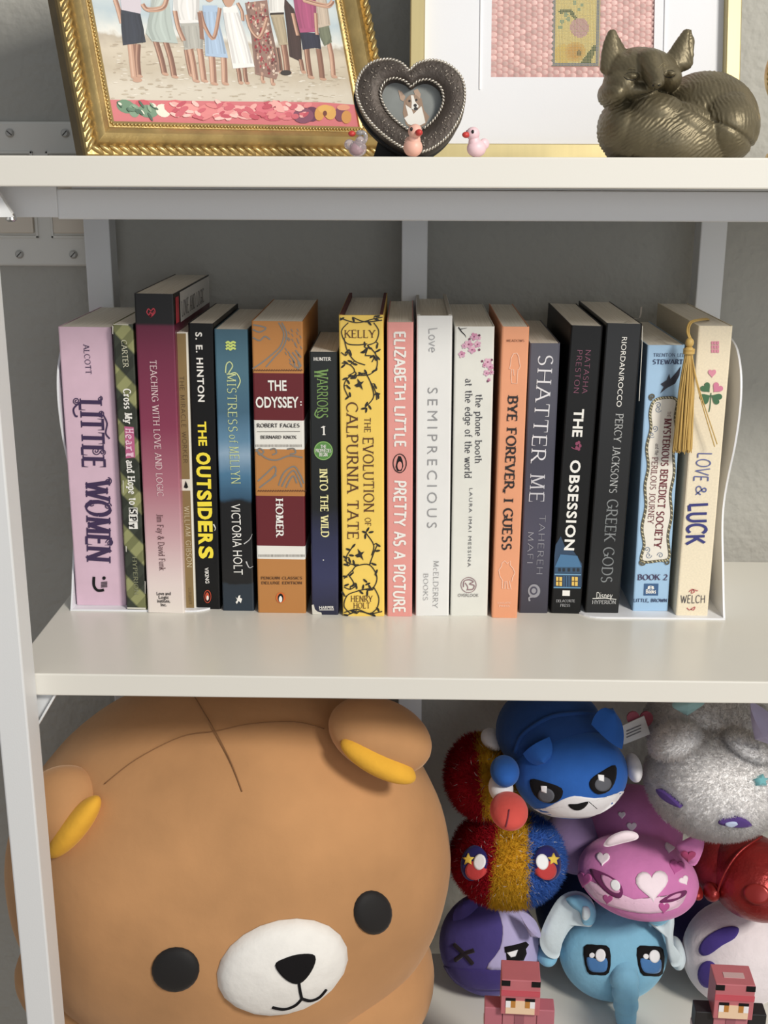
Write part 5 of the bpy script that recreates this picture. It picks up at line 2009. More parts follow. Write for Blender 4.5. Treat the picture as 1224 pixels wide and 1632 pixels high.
me2.materials.append(mat((112, 102, 78), .46, .55, name='bronze', var=.22, vscale=45, bump=.1, bscale=600))
fx = bpy.data.objects.new('body', me2)
col.objects.link(fx)
fox = thing('fox_figurine', 'bronze figurine of a sleeping fox curled around its tail', 'figurine', mw=Matrix.Translation(fbase))
fx.parent = fox
from mathutils.bvhtree import BVHTree
tree = BVHTree.FromPolygons([v.co.copy() for v in me2.vertices], [tuple(p.vertices) for p in me2.polygons])


def fox_hit(cx, cy):
    h_ = tree.ray_cast(CAM - fbase, ray(930 + cx / kx, 30 + cy / kx).normalized())
    return h_[0]


CREASE = mat((44, 39, 30), .6, .3, name='dark_patina')  # dark tubes stand in for the shade of engraved face lines
LITE = mat((150, 138, 104), .4, .6, name='rubbed_bronze')  # paler bronze for the brow lines
for pts, w, m, nm in (([(266, 384), (288, 400), (318, 406), (345, 400), (364, 380)], 8, CREASE, 'eyelid'), ([(272, 372), (300, 358), (335, 356), (358, 364)], 5, CREASE, 'eyelid'), ([(528, 368), (545, 384), (572, 388), (598, 382), (612, 366)], 8, CREASE, 'eyelid'), ([(534, 356), (558, 344), (588, 344), (608, 354)], 5, CREASE, 'eyelid'),
                      ([(470, 462), (485, 470), (500, 462)], 7, CREASE, 'mouth'), ([(485, 470), (450, 486), (400, 500), (330, 510)], 5, CREASE, 'mouth'),
                      ([(500, 322), (520, 300), (548, 292)], 7, LITE, 'brow'), ([(512, 338), (535, 314), (566, 306)], 6, LITE, 'brow'), ([(286, 340), (312, 328), (346, 334)], 6, LITE, 'brow')):
    P = [fox_hit(*q) for q in spline(pts, 4)]
    P = [p for p in P if p]
    if len(P) > 2:
        MB().tube([p + Vector((0, -.0000, 0)) for p in P], [w / 2 * fs_ * (.4 + .6 * math.sin(math.pi * (i + .5) / len(P))) for i in range(len(P))], 8).build(nm, m, fox, smooth=True)
for q in ((464, 442), (502, 440)):
    p = fox_hit(*q)
    if p:
        mbn = MB()
        mbn.ell(p, (.0009, .0006, .0006), None, 10, 6)
        mbn.build('nostril', CREASE, fox, smooth=True)

# ---- beaded gold oval frame at the far end of the shelf
oy = .80
oc = at_y(1268, 117, oy)
ov = thing('oval_frame', 'small oval gold frame with a beaded rim beside the fox figurine', 'photo frame', mw=Matrix.Translation((oc.x, oy, ZT)))
rz_ = .05
zc_ = oc.z - ZT
orx = .0172
m_ = MB()
N = 56
vs = []
for (t, y) in ((1, .008), (1, .0), (.9, -.003), (.72, -.002), (.66, .002), (.66, .008)):
    for k in range(N):
        a = 2 * math.pi * k / N
        vs.append((orx * t * math.cos(a), y, zc_ + .0215 * t * math.sin(a)))
fs = [(r_ * N + k, r_ * N + (k + 1) % N, (r_ + 1) * N + (k + 1) % N, (r_ + 1) * N + k) for r_ in range(5) for k in range(N)]
m_.add(vs, fs)
m_.build('rim', GOLD, ov, smooth=True, autos=50)
m_ = MB()
for k in range(44):
    a = 2 * math.pi * k / 44
    m_.ell((orx * .98 * math.cos(a), 0, zc_ + .0215 * .98 * math.sin(a)), (.0014, .0014, .0014), None, 8, 6)
stuff(m_.build('bead_rim', GOLD, ov, smooth=True))
m_ = MB()
m_.prism([(orx * .7 * math.cos(2 * math.pi * k / 30), zc_ + .0215 * .7 * math.sin(2 * math.pi * k / 30)) for k in range(30)], .003, .008)
m_.build('photograph', mat((150, 140, 130), .4, var=.3, vscale=80), ov)
m_ = MB()
m_.tube([(0, .004, zc_ - .02), (0, .004, .004)], .0022, 10)
m_.tube([(0, .004, .006), (0, .004, .003), (0, .004, 0)], [.003, .012, .013], 20)
m_.build('stand', GOLD, ov, smooth=True, autos=50)

# ================================================================ plush toys on the lower shelf
def plush_mat(c, var=.10, vs=35, bump=.4, bs=95, sheen=.5, name='plush_fabric', rough=.95):
    return mat(c, rough, 0, name, var, vs, bump, bs, sheen, spec=.15)


class Ell:
    def __init__(s, u, v, y, rx, ry, rz, rot=0.0, tilt=0.0, px=True):
        s.c = at_y(u, v, y)
        k = depth(s.c) / F_PX
        s.r = Vector((rx * k, ry, rz * k)) if px else Vector((rx, ry, rz))
        s.M = Matrix.Rotation(R_(rot), 3, 'Y') @ Matrix.Rotation(R_(tilt), 3, 'X')
        s.Mi = s.M.inverted()

    def hit(s, u, v, off=0.0):
        d = s.Mi @ ray(u, v)
        o = s.Mi @ (CAM - s.c)
        S = Vector((1 / s.r.x, 1 / s.r.y, 1 / s.r.z))
        d2 = Vector((d.x * S.x, d.y * S.y, d.z * S.z))
        o2 = Vector((o.x * S.x, o.y * S.y, o.z * S.z))
        A, B_, C_ = d2.dot(d2), 2 * o2.dot(d2), o2.dot(o2) - 1
        D = B_ * B_ - 4 * A * C_
        t = (-B_ - math.sqrt(D)) / (2 * A) if D > 0 else -B_ / (2 * A)
        q = o2 + d2 * t
        q.normalize()
        p = Vector((q.x * s.r.x, q.y * s.r.y, q.z * s.r.z))
        n = Vector((q.x * S.x, q.y * S.y, q.z * S.z)).normalized()
        return s.c + s.M @ (p + n * off)

    def sample(s, rnd):
        q = Vector((rnd.gauss(0, 1), rnd.gauss(0, 1), rnd.gauss(0, 1))).normalized()
        p = Vector((q.x * s.r.x, q.y * s.r.y, q.z * s.r.z))
        n = Vector((q.x / s.r.x, q.y / s.r.y, q.z / s.r.z)).normalized()
        return s.c + s.M @ p, s.M @ n

    def inside(s, p, k=1.0):
        q = s.Mi @ (p - s.c)
        return (q.x / s.r.x) ** 2 + (q.y / s.r.y) ** 2 + (q.z / s.r.z) ** 2 < k

    def add(s, mb, nu=40, nv=26):
        mb.ell(s.c, s.r, s.M, nu, nv)
        return s


def rest(u, v, rx, ry, rz, rot=0.0):
    """an ellipsoid seen at a photo point that rests on the lower shelf"""
    d = ray(u, v)
    t = (ZL + rz - CAM.z) / d.z
    e = Ell(u, v, (CAM + d * t).y, rx, ry, 1, rot)
    e.r.z = rz
    return e


class Toy:
    def __init__(s, name, label, base, cat='plush toy'):
        s.M = Matrix.Translation(base)
        s.o = thing(name, label, cat, mw=s.M)

    def part(s, mb, name, m, smooth=True, autos=None):
        return mb.build(name, m, s.o, smooth=smooth, autos=autos, world_to=s.M)

    def solid(s, ells, name, m, lumps=0.0):
        """one continuous body blended out of overlapping forms"""
        mb = MB()
        for e in ells:
            e.add(mb)
        if len(ells) == 1:
            if lumps:
                e = ells[0]
                mb.v = [tuple(Vector(p) + (Vector(p) - e.c).normalized() * lumps * noise.noise(Vector(p) * 28)) for p in mb.v]
            return s.part(mb, name, m)
        me = bpy.data.meshes.new(name)
        me.from_pydata(mb.v, [], mb.f)
        t = bpy.data.objects.new(name, me)
        col.objects.link(t)
        r = t.modifiers.new('blend', 'REMESH')
        r.mode = 'VOXEL'
        r.voxel_size = .0028
        q = t.modifiers.new('soft', 'SMOOTH')
        q.factor = .5
        q.iterations = 4
        dg = bpy.context.evaluated_depsgraph_get()
        m2 = bpy.data.meshes.new_from_object(t.evaluated_get(dg))
        bpy.data.objects.remove(t)
        o2 = MB()
        o2.add([tuple(v.co) for v in m2.vertices], [tuple(p.vertices) for p in m2.polygons])
        return s.part(o2, name, m)

    def patch(s, ell, pts, m, name, off=.0006, rings=6, smooth_n=4, bulge=0.0):
        P = [tuple(q) for q in spline(pts, smooth_n, True)] if smooth_n > 1 else pts
        cx = sum(p[0] for p in P) / len(P)
        cy = sum(p[1] for p in P) / len(P)
        n = len(P)
        vs = [ell.hit(cx, cy, off + bulge)]
        for r in range(1, rings + 1):
            t = r / rings
            for p in P:
                vs.append(ell.hit(cx + (p[0] - cx) * t, cy + (p[1] - cy) * t, off + bulge * math.sqrt(max(0, 1 - t * t))))
        for p in P:
            vs.append(ell.hit(p[0], p[1], -.0006))
        fs = [(0, 1 + k, 1 + (k + 1) % n) for k in range(n)]
        for r in range(rings):
            for k in range(n):
                a, b_ = 1 + r * n + k, 1 + r * n + (k + 1) % n
                fs.append((a, a + n, b_ + n, b_))
        return s.part(MB().add(vs, fs), name, m)

    def oval(s, ell, c, rx, ry, rot, m, name, off=.0007, rings=4, bulge=0.0):
        ca, sa = math.cos(R_(rot)), math.sin(R_(rot))
        pts = []
        for k in range(22):
            a = 2 * math.pi * k / 22
            x, y = rx * math.cos(a), ry * math.sin(a)
            pts.append((c[0] + x * ca - y * sa, c[1] + x * sa + y * ca))
        return s.patch(ell, pts, m, name, off, rings, 1, bulge)

    def heart(s, ell, c, w, rot, m, name='heart_patch', off=.0007):
        pts = []
        ca, sa = math.cos(R_(rot)), math.sin(R_(rot))
        for k in range(26):
            t = 2 * math.pi * k / 26
            x = math.sin(t) ** 3 * w / 2
            y = -(13 * math.cos(t) - 5 * math.cos(2 * t) - 2 * math.cos(3 * t) - math.cos(4 * t)) / 30 * w
            pts.append((c[0] + x * ca - y * sa, c[1] + x * sa + y * ca))
        return s.patch(ell, pts, m, name, off, 4, 1)

    def line(s, ell, pts, w, m, name, off=.0004, n=6, taper=False):
        P = [ell.hit(q[0], q[1], off) for q in spline(pts, 5)]
        k = depth(P[0]) / F_PX * w / 2
        rs = [k * (1 - .6 * abs(2 * i / (len(P) - 1) - 1)) if taper else k for i in range(len(P))]
        return s.part(MB().tube(P, rs, n), name, m)

    def pillow(s, pts, y, thick, m, name, smooth_n=4, lean=0.0, parent=None):
        P = [Vector(q) for q in spline(pts, smooth_n, True)]
        cx = sum(p[0] for p in P) / len(P)
        cy = sum(p[1] for p in P) / len(P)
        n = len(P)
        f = lambda t, k, sg: at_y(cx + (P[k][0] - cx) * t, cy + (P[k][1] - cy) * t, y + lean * (P[k][1] - cy) * t + sg * thick * math.sqrt(max(0, 1 - t ** 2.4)))
        vs, fs = [], []
        R = 6
        for sg in (-1, 1):
            o = len(vs)
            vs.append(at_y(cx, cy, y + sg * thick))
            for r in range(1, R + 1):
                for k in range(n):
                    vs.append(f(r / R, k, sg))
            fs += [(o, o + 1 + k, o + 1 + (k + 1) % n) for k in range(n)]
            for r in range(R - 1):
                for k in range(n):
                    a, b_ = o + 1 + r * n + k, o + 1 + r * n + (k + 1) % n
                    fs.append((a, a + n, b_ + n, b_))
        o2 = 1 + R * n
        for k in range(n):
            k2 = (k + 1) % n
            fs.append((1 + (R - 1) * n + k, 1 + (R - 1) * n + k2, o2 + 1 + (R - 1) * n + k2, o2 + 1 + (R - 1) * n + k))
        mb = MB().add(vs, fs)
        return mb.build(name, m, parent or s.o, smooth=True, world_to=s.M)

    def fur(s, ells, n, length, colf, width=.0006, seed=1, name='fur', spread=.55, curl=0.3, m=None):
        rnd = random.Random(seed)
        mb = MB()
        nrm = []
        tot = sum(e.r.x * e.r.z for e in ells)
        for e in ells:
            cnt = int(n * e.r.x * e.r.z / tot)
            for _ in range(cnt):
                p, nn = e.sample(rnd)
                if (p - CAM).dot(nn) > .15 * (p - CAM).length:
                    continue
                if any(o_ is not e and o_.inside(p, .9) for o_ in ells):
                    continue
                j = Vector((rnd.gauss(0, 1), rnd.gauss(0, 1), rnd.gauss(0, 1)))
                d = (nn + j * spread * .5 + Vector((0, 0, -.35))).normalized()
                L = length * rnd.uniform(.6, 1.15)
                side = d.cross(Vector((rnd.gauss(0, 1), rnd.gauss(0, 1), rnd.gauss(0, 1)))).normalized() * width * rnd.uniform(.7, 1.3)
                k2 = (d + j * curl * .6).normalized()
                if side.cross(d).dot(CAM - p) < 0:
                    side = -side
                q1 = p + d * L * .55
                q2 = q1 + k2 * L * .5
                c_ = colf(p, rnd)
                mb.add([p - side, p + side, q1 + side * .8, q1 - side * .8, q2], [(0, 1, 2, 3), (3, 2, 4)], c_)
                nv_ = (nn + j * .22).normalized()
                nrm += [nv_] * 5
        o = mb.build(name, m or FURM, s.o, smooth=True, autos=False, world_to=s.M)
        o.data.normals_split_custom_set_from_vertices(nrm)
        stuff(o)
        return o


FURM = attr_mat('fluffy_pile', .95, transl=.45, spec=.1)
EYEB = plush_mat((24, 22, 24), .1, sheen=.15, name='black_embroidery')
EYEW = plush_mat((232, 232, 236), .03, sheen=.1, name='white_embroidery')

# ---------------------------------------------------------------- big brown bear
BRN = plush_mat((188, 136, 88), .2, 9, .3, 60, .5, 'brown_velvet')  # mottled browns put the patchy velvet sheen into the colour
hd = Ell(364, 1384, .842, .180, .122, .165, -21, 0, px=False)
base = Vector((hd.c.x, .84, ZL))
bear = Toy('plush_bear', 'large brown plush bear with yellow-lined ears and a white muzzle', base)
mb = MB()
mb.ell(hd.c, hd.r, hd.M, 72, 48)


def bear_shape(p):
    q = Vector(p)
    l = hd.Mi @ (q - hd.c)
    n = noise.noise(q * 9) * .0028 + noise.noise(q * 26) * .0009
    return tuple(q + (q - hd.c).normalized() * n)


mb.v = [bear_shape(p) for p in mb.v]
bear.part(mb, 'head', BRN)
bd = MB()
for (u, v, y, rx, ry, rz) in ((562, 1735, .838, .068, .075, .066), (300, 1700, .85, .14, .09, .06)):
    e = Ell(u, v, y, rx, ry, rz, px=False)
    if e.c.z - rz < ZL:
        e.c.z = ZL + rz
    e.add(bd)
bear.part(bd, 'body', BRN)
YL = plush_mat((232, 170, 46), .06, 60, name='yellow_velvet', sheen=.3)
for (c0, r0, rot, y, l0, lr, lrot) in (((606, 1172), (86, .030, 56), 22, .792, (603, 1212), (68, .014, 23), 29), ((100, 1288), (72, .030, 66), -38, .800, (118, 1318), (68, .014, 21), -51)):
    y = min(y, hd.hit(*c0).y + .004)
    e = Ell(c0[0], c0[1], y, r0[0], r0[1], r0[2], rot)
    m2 = MB()
    e.add(m2)
    eo = bear.part(m2, 'ear', BRN)
    l = Ell(l0[0], l0[1], y - .022, lr[0], lr[1], lr[2], lrot)
    m2 = MB()
    l.add(m2)
    lo = m2.build('ear_lining', YL, eo, smooth=True, world_to=bear.M)
class Muzzle:
    """the stuffed muzzle swelling out of the head"""
    c, rx, ry, rot, h = (450, 1540), 107, 72, R_(-17), .013

    def hit(s, u, v, off=0.0):
        dx, dy = u - s.c[0], v - s.c[1]
        a = (dx * math.cos(s.rot) + dy * math.sin(s.rot)) / s.rx
        b_ = (-dx * math.sin(s.rot) + dy * math.cos(s.rot)) / s.ry
        return hd.hit(u, v, .0006 + s.h * math.sqrt(max(0, 1 - a * a - b_ * b_)) + off)


muz = Muzzle()
bear.oval(hd, muz.c, muz.rx, muz.ry, -17, plush_mat((236, 233, 228), .03, 80, sheen=.3, name='white_velvet'), 'muzzle', .0006, 9, muz.h)
# plain stitched teddy nose and mouth
bear.patch(muz, [(436, 1520), (452, 1510), (474, 1505), (496, 1508), (490, 1528), (472, 1546), (452, 1540)], EYEB, 'nose', .0012)
bear.line(muz, [(471, 1544), (473, 1558), (476, 1572)], 5, EYEB, 'mouth_stitch')
bear.line(muz, [(432, 1586), (450, 1590), (466, 1584), (476, 1572)], 5, EYEB, 'mouth_stitch')
bear.line(muz, [(476, 1572), (490, 1578), (504, 1574), (514, 1562)], 5, EYEB, 'mouth_stitch')
for (c0, rx_, ry_) in (((280, 1545), 38, 35), ((594, 1454), 30, 35)):
    bear.oval(hd, c0, rx_, ry_, -10, mat((22, 20, 21), .75, name='black_felt_eye', sheen=.2), 'eye', .0008, 6, .004)
SEAM = mat((140, 96, 58), .95, name='seam_shadow_thread')  # seam thread a darker brown than the velvet
bear.line(hd, [(308, 1108), (345, 1170), (368, 1215), (386, 1262)], 2.0, SEAM, 'seam', .0012)
bear.line(hd, [(168, 1250), (220, 1210), (290, 1175), (345, 1166), (400, 1155), (470, 1152), (516, 1163)], 1.6, SEAM, 'seam', .0012)

# ---------------------------------------------------------------- helpers for the pile
def P8(x, y):
    return (680 + x / 2.25, 1090 + y / 2.25)


def S8(x):
    return x / 2.25


def pts8(L):
    return [P8(*q) for q in L]


def ear_shape(toy, base_l, base_r, tip, y, thick, m, inner=None, name='ear', fold=0.0):
    """rounded triangular ear between three photo points, given real thickness"""
    a, b_, t = at_y(*base_l, y), at_y(*base_r, y), at_y(*tip, y - fold)
    mid = (a + b_) / 2
    mb = MB()
    n = 9
    rows = []
    N_ = (b_ - a).cross(t - mid).normalized()
    if N_.y > 0:
        N_ = -N_
    outline = []
    for i in range(n):
        f = i / (n - 1)
        w = math.sqrt(max(0.0, 1 - f ** 2.2))
        cpt = mid.lerp(t, f)
        half = (b_ - a) / 2 * w
        rows.append((cpt - half, cpt + half))
    vs, fs = [], []
    for (l_, r_) in rows:
        for k in range(8):
            g = k / 7
            p = l_.lerp(r_, g)
            bulge = math.sin(math.pi * g) * thick
            vs.append(p + N_ * bulge)
    off = len(vs)
    for (l_, r_) in rows:
        for k in range(8):
            g = k / 7
            vs.append(l_.lerp(r_, g) - N_ * math.sin(math.pi * g) * thick)
    for i in range(n - 1):
        for k in range(7):
            fs.append((i * 8 + k, i * 8 + k + 1, (i + 1) * 8 + k + 1, (i + 1) * 8 + k))
            fs.append((off + i * 8 + k + 1, off + i * 8 + k, off + (i + 1) * 8 + k, off + (i + 1) * 8 + k + 1))
    mb.add(vs, fs)
    o = toy.part(mb, name, m)
    if inner:
        mb = MB()
        vs = []
        for i, (l_, r_) in enumerate(rows[:-1]):
            f = i / (n - 1)
            c_ = (l_ + r_) / 2
            c_ = c_.lerp((rows[0][0] + rows[0][1]) / 2, .06)
            for k in range(6):
                g = .2 + .6 * k / 5
                vs.append(l_.lerp(r_, g) + N_ * (math.sin(math.pi * g) * thick + .0006))
        fs = [(i * 6 + k, i * 6 + k + 1, (i + 1) * 6 + k + 1, (i + 1) * 6 + k) for i in range(n - 2) for k in range(5)]
        mb.add(vs, fs)
        mb.build('ear_lining', inner, o, smooth=True, world_to=toy.M)
    return o


def eye(toy, ell, c, rx, ry, rot, iris, shine=True, slant=None):
    c_ = P8(*c)
    toy.oval(ell, c_, S8(rx), S8(ry), rot, EYEB, 'eye', .0007)
    toy.oval(ell, (c_[0], c_[1] + S8(ry) * .25), S8(rx) * .72, S8(ry) * .62, rot, iris, 'iris', .0011)
    if shine:
        toy.oval(ell, (c_[0] + S8(rx) * .15, c_[1] - S8(ry) * .4), S8(rx) * .36, S8(ry) * .26, rot - 20, EYEW, 'eye_highlight', .0015)


# ---------------------------------------------------------------- blue and white cat
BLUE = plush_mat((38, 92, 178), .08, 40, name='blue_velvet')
BLUED = plush_mat((34, 70, 134), .08, 40, name='dark_blue_velvet')  # darker copy of the blue, shelf shade on the body put into colour
PWH = plush_mat((226, 224, 228), .04, 60, name='white_velvet')
u, v = P8(515, 318)
h = Ell(u, v, .858, S8(204), .038, S8(158), -4)
bdy = Ell(*P8(440, 165), .895, S8(192), .050, S8(150), -6)
toy = Toy('plush_cat', 'blue and white plush cat with dark narrowed eyes on top of the pile', (h.c.x, h.c.y, h.c.z - h.r.z))
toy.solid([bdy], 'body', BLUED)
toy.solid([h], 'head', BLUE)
toy.patch(h, pts8([(352, 452), (420, 446), (480, 418), (530, 402), (600, 410), (660, 402), (706, 384), (690, 432), (630, 470), (545, 480), (450, 474)]), PWH, 'face_patch', .0006, 7, 3)
for (a, b_, t) in (((345, 250), (440, 190), (425, 285)), ((590, 145), (700, 235), (672, 96))):
    ear_shape(toy, P8(*a), P8(*b_), P8(*t), .845, .006, BLUE, None, fold=.010 if t[1] > 200 else 0)
GRY = plush_mat((92, 94, 102), .1, sheen=.1, name='grey_embroidery')
for (c_, rot, pts) in (((430, 384), 14, [(374, 342), (420, 350), (484, 374), (482, 408), (450, 426), (408, 416), (380, 384)]), ((630, 345), -14, [(588, 342), (630, 312), (674, 292), (676, 340), (652, 382), (612, 394), (586, 372)])):
    toy.patch(h, pts8(pts), EYEB, 'eye', .0009, 4, 3)
    cx, cy = P8(*c_)
    toy.oval(h, (cx, cy + 6), 13, 11, rot, GRY, 'iris', .0013)
    toy.patch(h, [(cx - 8, cy - 9), (cx + 1, cy - 8), (cx + 1, cy + 2), (cx - 7, cy)], EYEW, 'eye_highlight', .0017, 3, 1)
toy.patch(h, pts8([(508, 430), (540, 428), (578, 420), (566, 440), (545, 450), (522, 446)]), EYEB, 'mouth', .0010, 3, 3)
toy.line(h, pts8([(580, 420), (610, 446)]), 1.4, EYEB, 'whisker')
for (c0, rx, rz, m, nm) in (((280, 312), 52, 46, BLUE, 'arm'), ((266, 372), 44, 38, PWH, 'paw'), ((742, 300), 28, 40, PWH, 'paw')):
    e = Ell(*P8(*c0), .838 if nm == 'arm' or rx > 40 else .858, S8(rx), .018, S8(rz))
    toy.solid([e], nm, m)
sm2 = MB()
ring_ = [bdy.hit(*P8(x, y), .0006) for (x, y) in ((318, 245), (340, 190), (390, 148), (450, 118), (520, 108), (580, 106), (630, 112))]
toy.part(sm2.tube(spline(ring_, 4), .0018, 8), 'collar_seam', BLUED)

# ---------------------------------------------------------------- red, yellow and blue shaggy plush
u, v = P8(290, 622)
h = Ell(u, v, .872, S8(190), .042, S8(150), 0)
b1 = Ell(*P8(205, 330), .90, S8(125), .045, S8(120), 20)
toy = Toy('plush_cat', 'shaggy sparkly plush striped red, yellow and blue below the blue cat', (h.c.x, h.c.y, h.c.z - h.r.z))
CR, CY, CB = lin((206, 26, 44)), lin((242, 184, 36)), lin((70, 122, 222))


def stripe(p, rnd=None):
    d = p - CAM
    u_ = 612 + F_PX * d.dot(RT) / d.dot(FW)
    v_ = 816 - F_PX * d.dot(UP) / d.dot(FW)
    x_ = (u_ - 680) * 2.25
    y_ = (v_ - 1090) * 2.25
    j = rnd.uniform(-9, 9) if rnd else 0
    f = rnd.uniform(.72, 1.15) if rnd else .8
    if rnd and rnd.random() < .012:
        return (.95, .95, .95, 1)
    if y_ > 470:
        c_ = CR if x_ + j < 243 - (y_ - 640) * .12 else (CY if x_ + j < 362 else CB)
    else:
        c_ = CR if x_ + j < 185 + (y_ - 250) * .1 else CY
    return (c_[0] * f, c_[1] * f, c_[2] * f, 1)


core = MB()
for e in (h, b1):
    mbt = MB()
    e.add(mbt, 60, 40)
    core.add(mbt.v, mbt.f)
core.c = [stripe(Vector(p)) for p in core.v]
core.build('body', attr_mat('striped_backing', .95), toy.o, smooth=True, world_to=toy.M)
toy.fur([h, b1], 60000, .0070, stripe, .00028, 3, spread=.75, curl=.6)
for cx, sg_ in ((185, 1), (415, -1)):
    toy.oval(h, P8(cx, 642), 17, 23, 8 * sg_, plush_mat((38, 34, 96), name='navy_embroidery'), 'eye', .0078)
    toy.oval(h, P8(cx + 6 * sg_, 664), 13, 12, 8 * sg_, plush_mat((196, 60, 60), name='red_embroidery'), 'iris', .0084)
    toy.oval(h, P8(cx + 20 * sg_, 640), 8, 10, 8 * sg_, EYEW, 'eye_highlight', .0088)
    sx, sy = P8(cx - 14 * sg_, 632)
    star = []
    for k in range(10):
        a = k * 36 - 90
        r = 8 if k % 2 == 0 else 3.6
        star.append((sx + r * math.cos(R_(a)), sy + r * math.sin(R_(a))))
    toy.patch(h, star, plush_mat((226, 190, 70), name='gold_embroidery', sheen=.1), 'star_patch', .009, 2, 1)
orb = Ell(*P8(295, 455), .806, S8(68), .022, S8(52))
toy.solid([orb], 'pompom', plush_mat((214, 78, 70), .06, name='red_velvet'))
toy.line(orb, pts8([(296, 452), (290, 490), (284, 512)]), 2.2, mat((120, 40, 60), .8), 'stitch')
e = Ell(*P8(238, 200), .905, S8(46), .016, S8(30), 20)
toy.solid([e], 'tail_tip', PWH)

# ---------------------------------------------------------------- two-tone purple cat
PD, PLV = plush_mat((72, 62, 132), .09, 40, name='purple_velvet'), plush_mat((176, 168, 214), .05, 40, name='lavender_velvet')
u, v = P8(225, 930)
h = rest(u, v, S8(180), .038, .047)
toy = Toy('plush_cat', 'purple and lavender plush cat with a stitched cross eye', (h.c.x, h.c.y, ZL))
toy.solid([h], 'head', PD)
toy.patch(h, pts8([(252, 790), (300, 800), (370, 830), (402, 900), (405, 980), (390, 1020), (300, 1022), (215, 1020), (262, 950), (272, 870)]), PLV, 'face_patch', .0006, 8, 3)
toy.patch(h, pts8([(50, 1016), (140, 1022), (215, 1024), (300, 1026), (385, 1026), (370, 1060), (300, 1092), (200, 1098), (100, 1075)]), plush_mat((66, 54, 124), .06, name='deep_purple_velvet'), 'muzzle_band', .0009, 6, 3)
for q in ([(100, 934), (135, 968), (166, 1004)], [(170, 955), (135, 968), (104, 990)]):
    toy.line(h, pts8(q), 7, plush_mat((38, 30, 36), name='dark_embroidery'), 'cross_stitch')
toy.patch(h, pts8([(282, 950), (350, 938), (356, 965), (345, 990), (286, 990)]), EYEB, 'eye', .0012, 3, 1)
toy.patch(h, pts8([(286, 962), (324, 952), (316, 974), (300, 978)]), EYEW, 'eye_highlight', .0016, 3, 1)
toy.patch(h, pts8([(278, 942), (352, 924), (362, 934), (352, 948), (280, 962)]), EYEB, 'brow', .0018, 3, 1)
ear_shape(toy, P8(330, 812), P8(405, 880), P8(385, 900), h.c.y - .028, .004, PLV, None, fold=.012)
ear_shape(toy, P8(95, 850), P8(185, 800), P8(130, 780), h.c.y - .012, .005, PD)

# ---------------------------------------------------------------- pale blue elephant
AQ, AQL = plush_mat((124, 184, 216), .07, 50, .3, 190, name='aqua_velvet'), plush_mat((206, 222, 230), .05, 50, name='pale_aqua_fleece')
u, v = P8(668, 955)
h = rest(u, v, S8(194), .038, .045)
y8 = h.c.y
b1 = Ell(*P8(690, 840), .955, S8(140), .035, S8(100))
toy = Toy('plush_elephant', 'pale blue plush elephant with a ringed trunk and floppy ears', (h.c.x, h.c.y, ZL))
toy.solid([h, b1], 'head', AQ)
tp_ = [P8(705, 1000), P8(708, 1045), P8(712, 1095), P8(714, 1140), P8(714, 1185), P8(716, 1212)]
yy_ = [y8 - .022, y8 - .036, y8 - .043, y8 - .046, y8 - .046, y8 - .044]
tr = [at_y(*q, y) for q, y in zip(tp_, yy_)]
P = spline(tr, 12)
rs = []
for i in range(len(P)):
    t = i / (len(P) - 1)
    base_r = (52 * (1 - t) + 34 * t) / 2.25 * depth(P[i]) / F_PX
    rs.append(base_r * (1 + .12 * abs(math.sin(t * 17)) * (1 if t < .7 else .2)))
mb = MB()
mb.tube(P, rs, 20)
mb.ell(P[-1], (rs[-1], rs[-1], rs[-1] * .7), None, 18, 10)
toy.part(mb, 'trunk', AQ)
DBL = plush_mat((70, 120, 180), .06, name='blue_embroidery')
for (cx, cy) in ((610, 988), (800, 992)):
    sg_ = -1 if cx < 700 else 1
    toy.patch(h, pts8([(cx - 46, cy - 45), (cx, cy - 52), (cx + 46, cy - 40), (cx + 44, cy + 46), (cx, cy + 54), (cx - 34, cy + 42)]), EYEB, 'eye', .0007, 4, 3)
    toy.patch(h, pts8([(cx - 34, cy - 8), (cx + 2, cy - 2), (cx + 36, cy - 4), (cx + 34, cy + 38), (cx, cy + 44), (cx - 26, cy + 34)]), DBL, 'iris', .0011, 4, 3)
    toy.oval(h, P8(cx + 14 * 1, cy - 16), 8, 10, 0, EYEW, 'eye_highlight', .0015)
    toy.oval(h, P8(cx - 16, cy - 16), 4, 4, 0, EYEW, 'eye_highlight', .0015)
# rolled ears
def roll_ear(path, w0, w1, y0, y1, inner):
    L = []
    for i, q in enumerate(path):
        t = i / (len(path) - 1)
        L.append(at_y(*P8(*q), y0 + (y1 - y0) * t))
    L = spline(L, 5)
    n = len(L)
    rs = [((w0 + (w1 - w0) * (i / (n - 1))) / 2.25) * depth(L[i]) / F_PX * (.55 + .45 * math.sin(math.pi * min(1, .12 + .88 * i / (n - 1)))) for i in range(n)]
    mb = MB()
    mb.tube(L, rs, 14, flat=.55)
    return toy.part(mb, 'ear', inner)


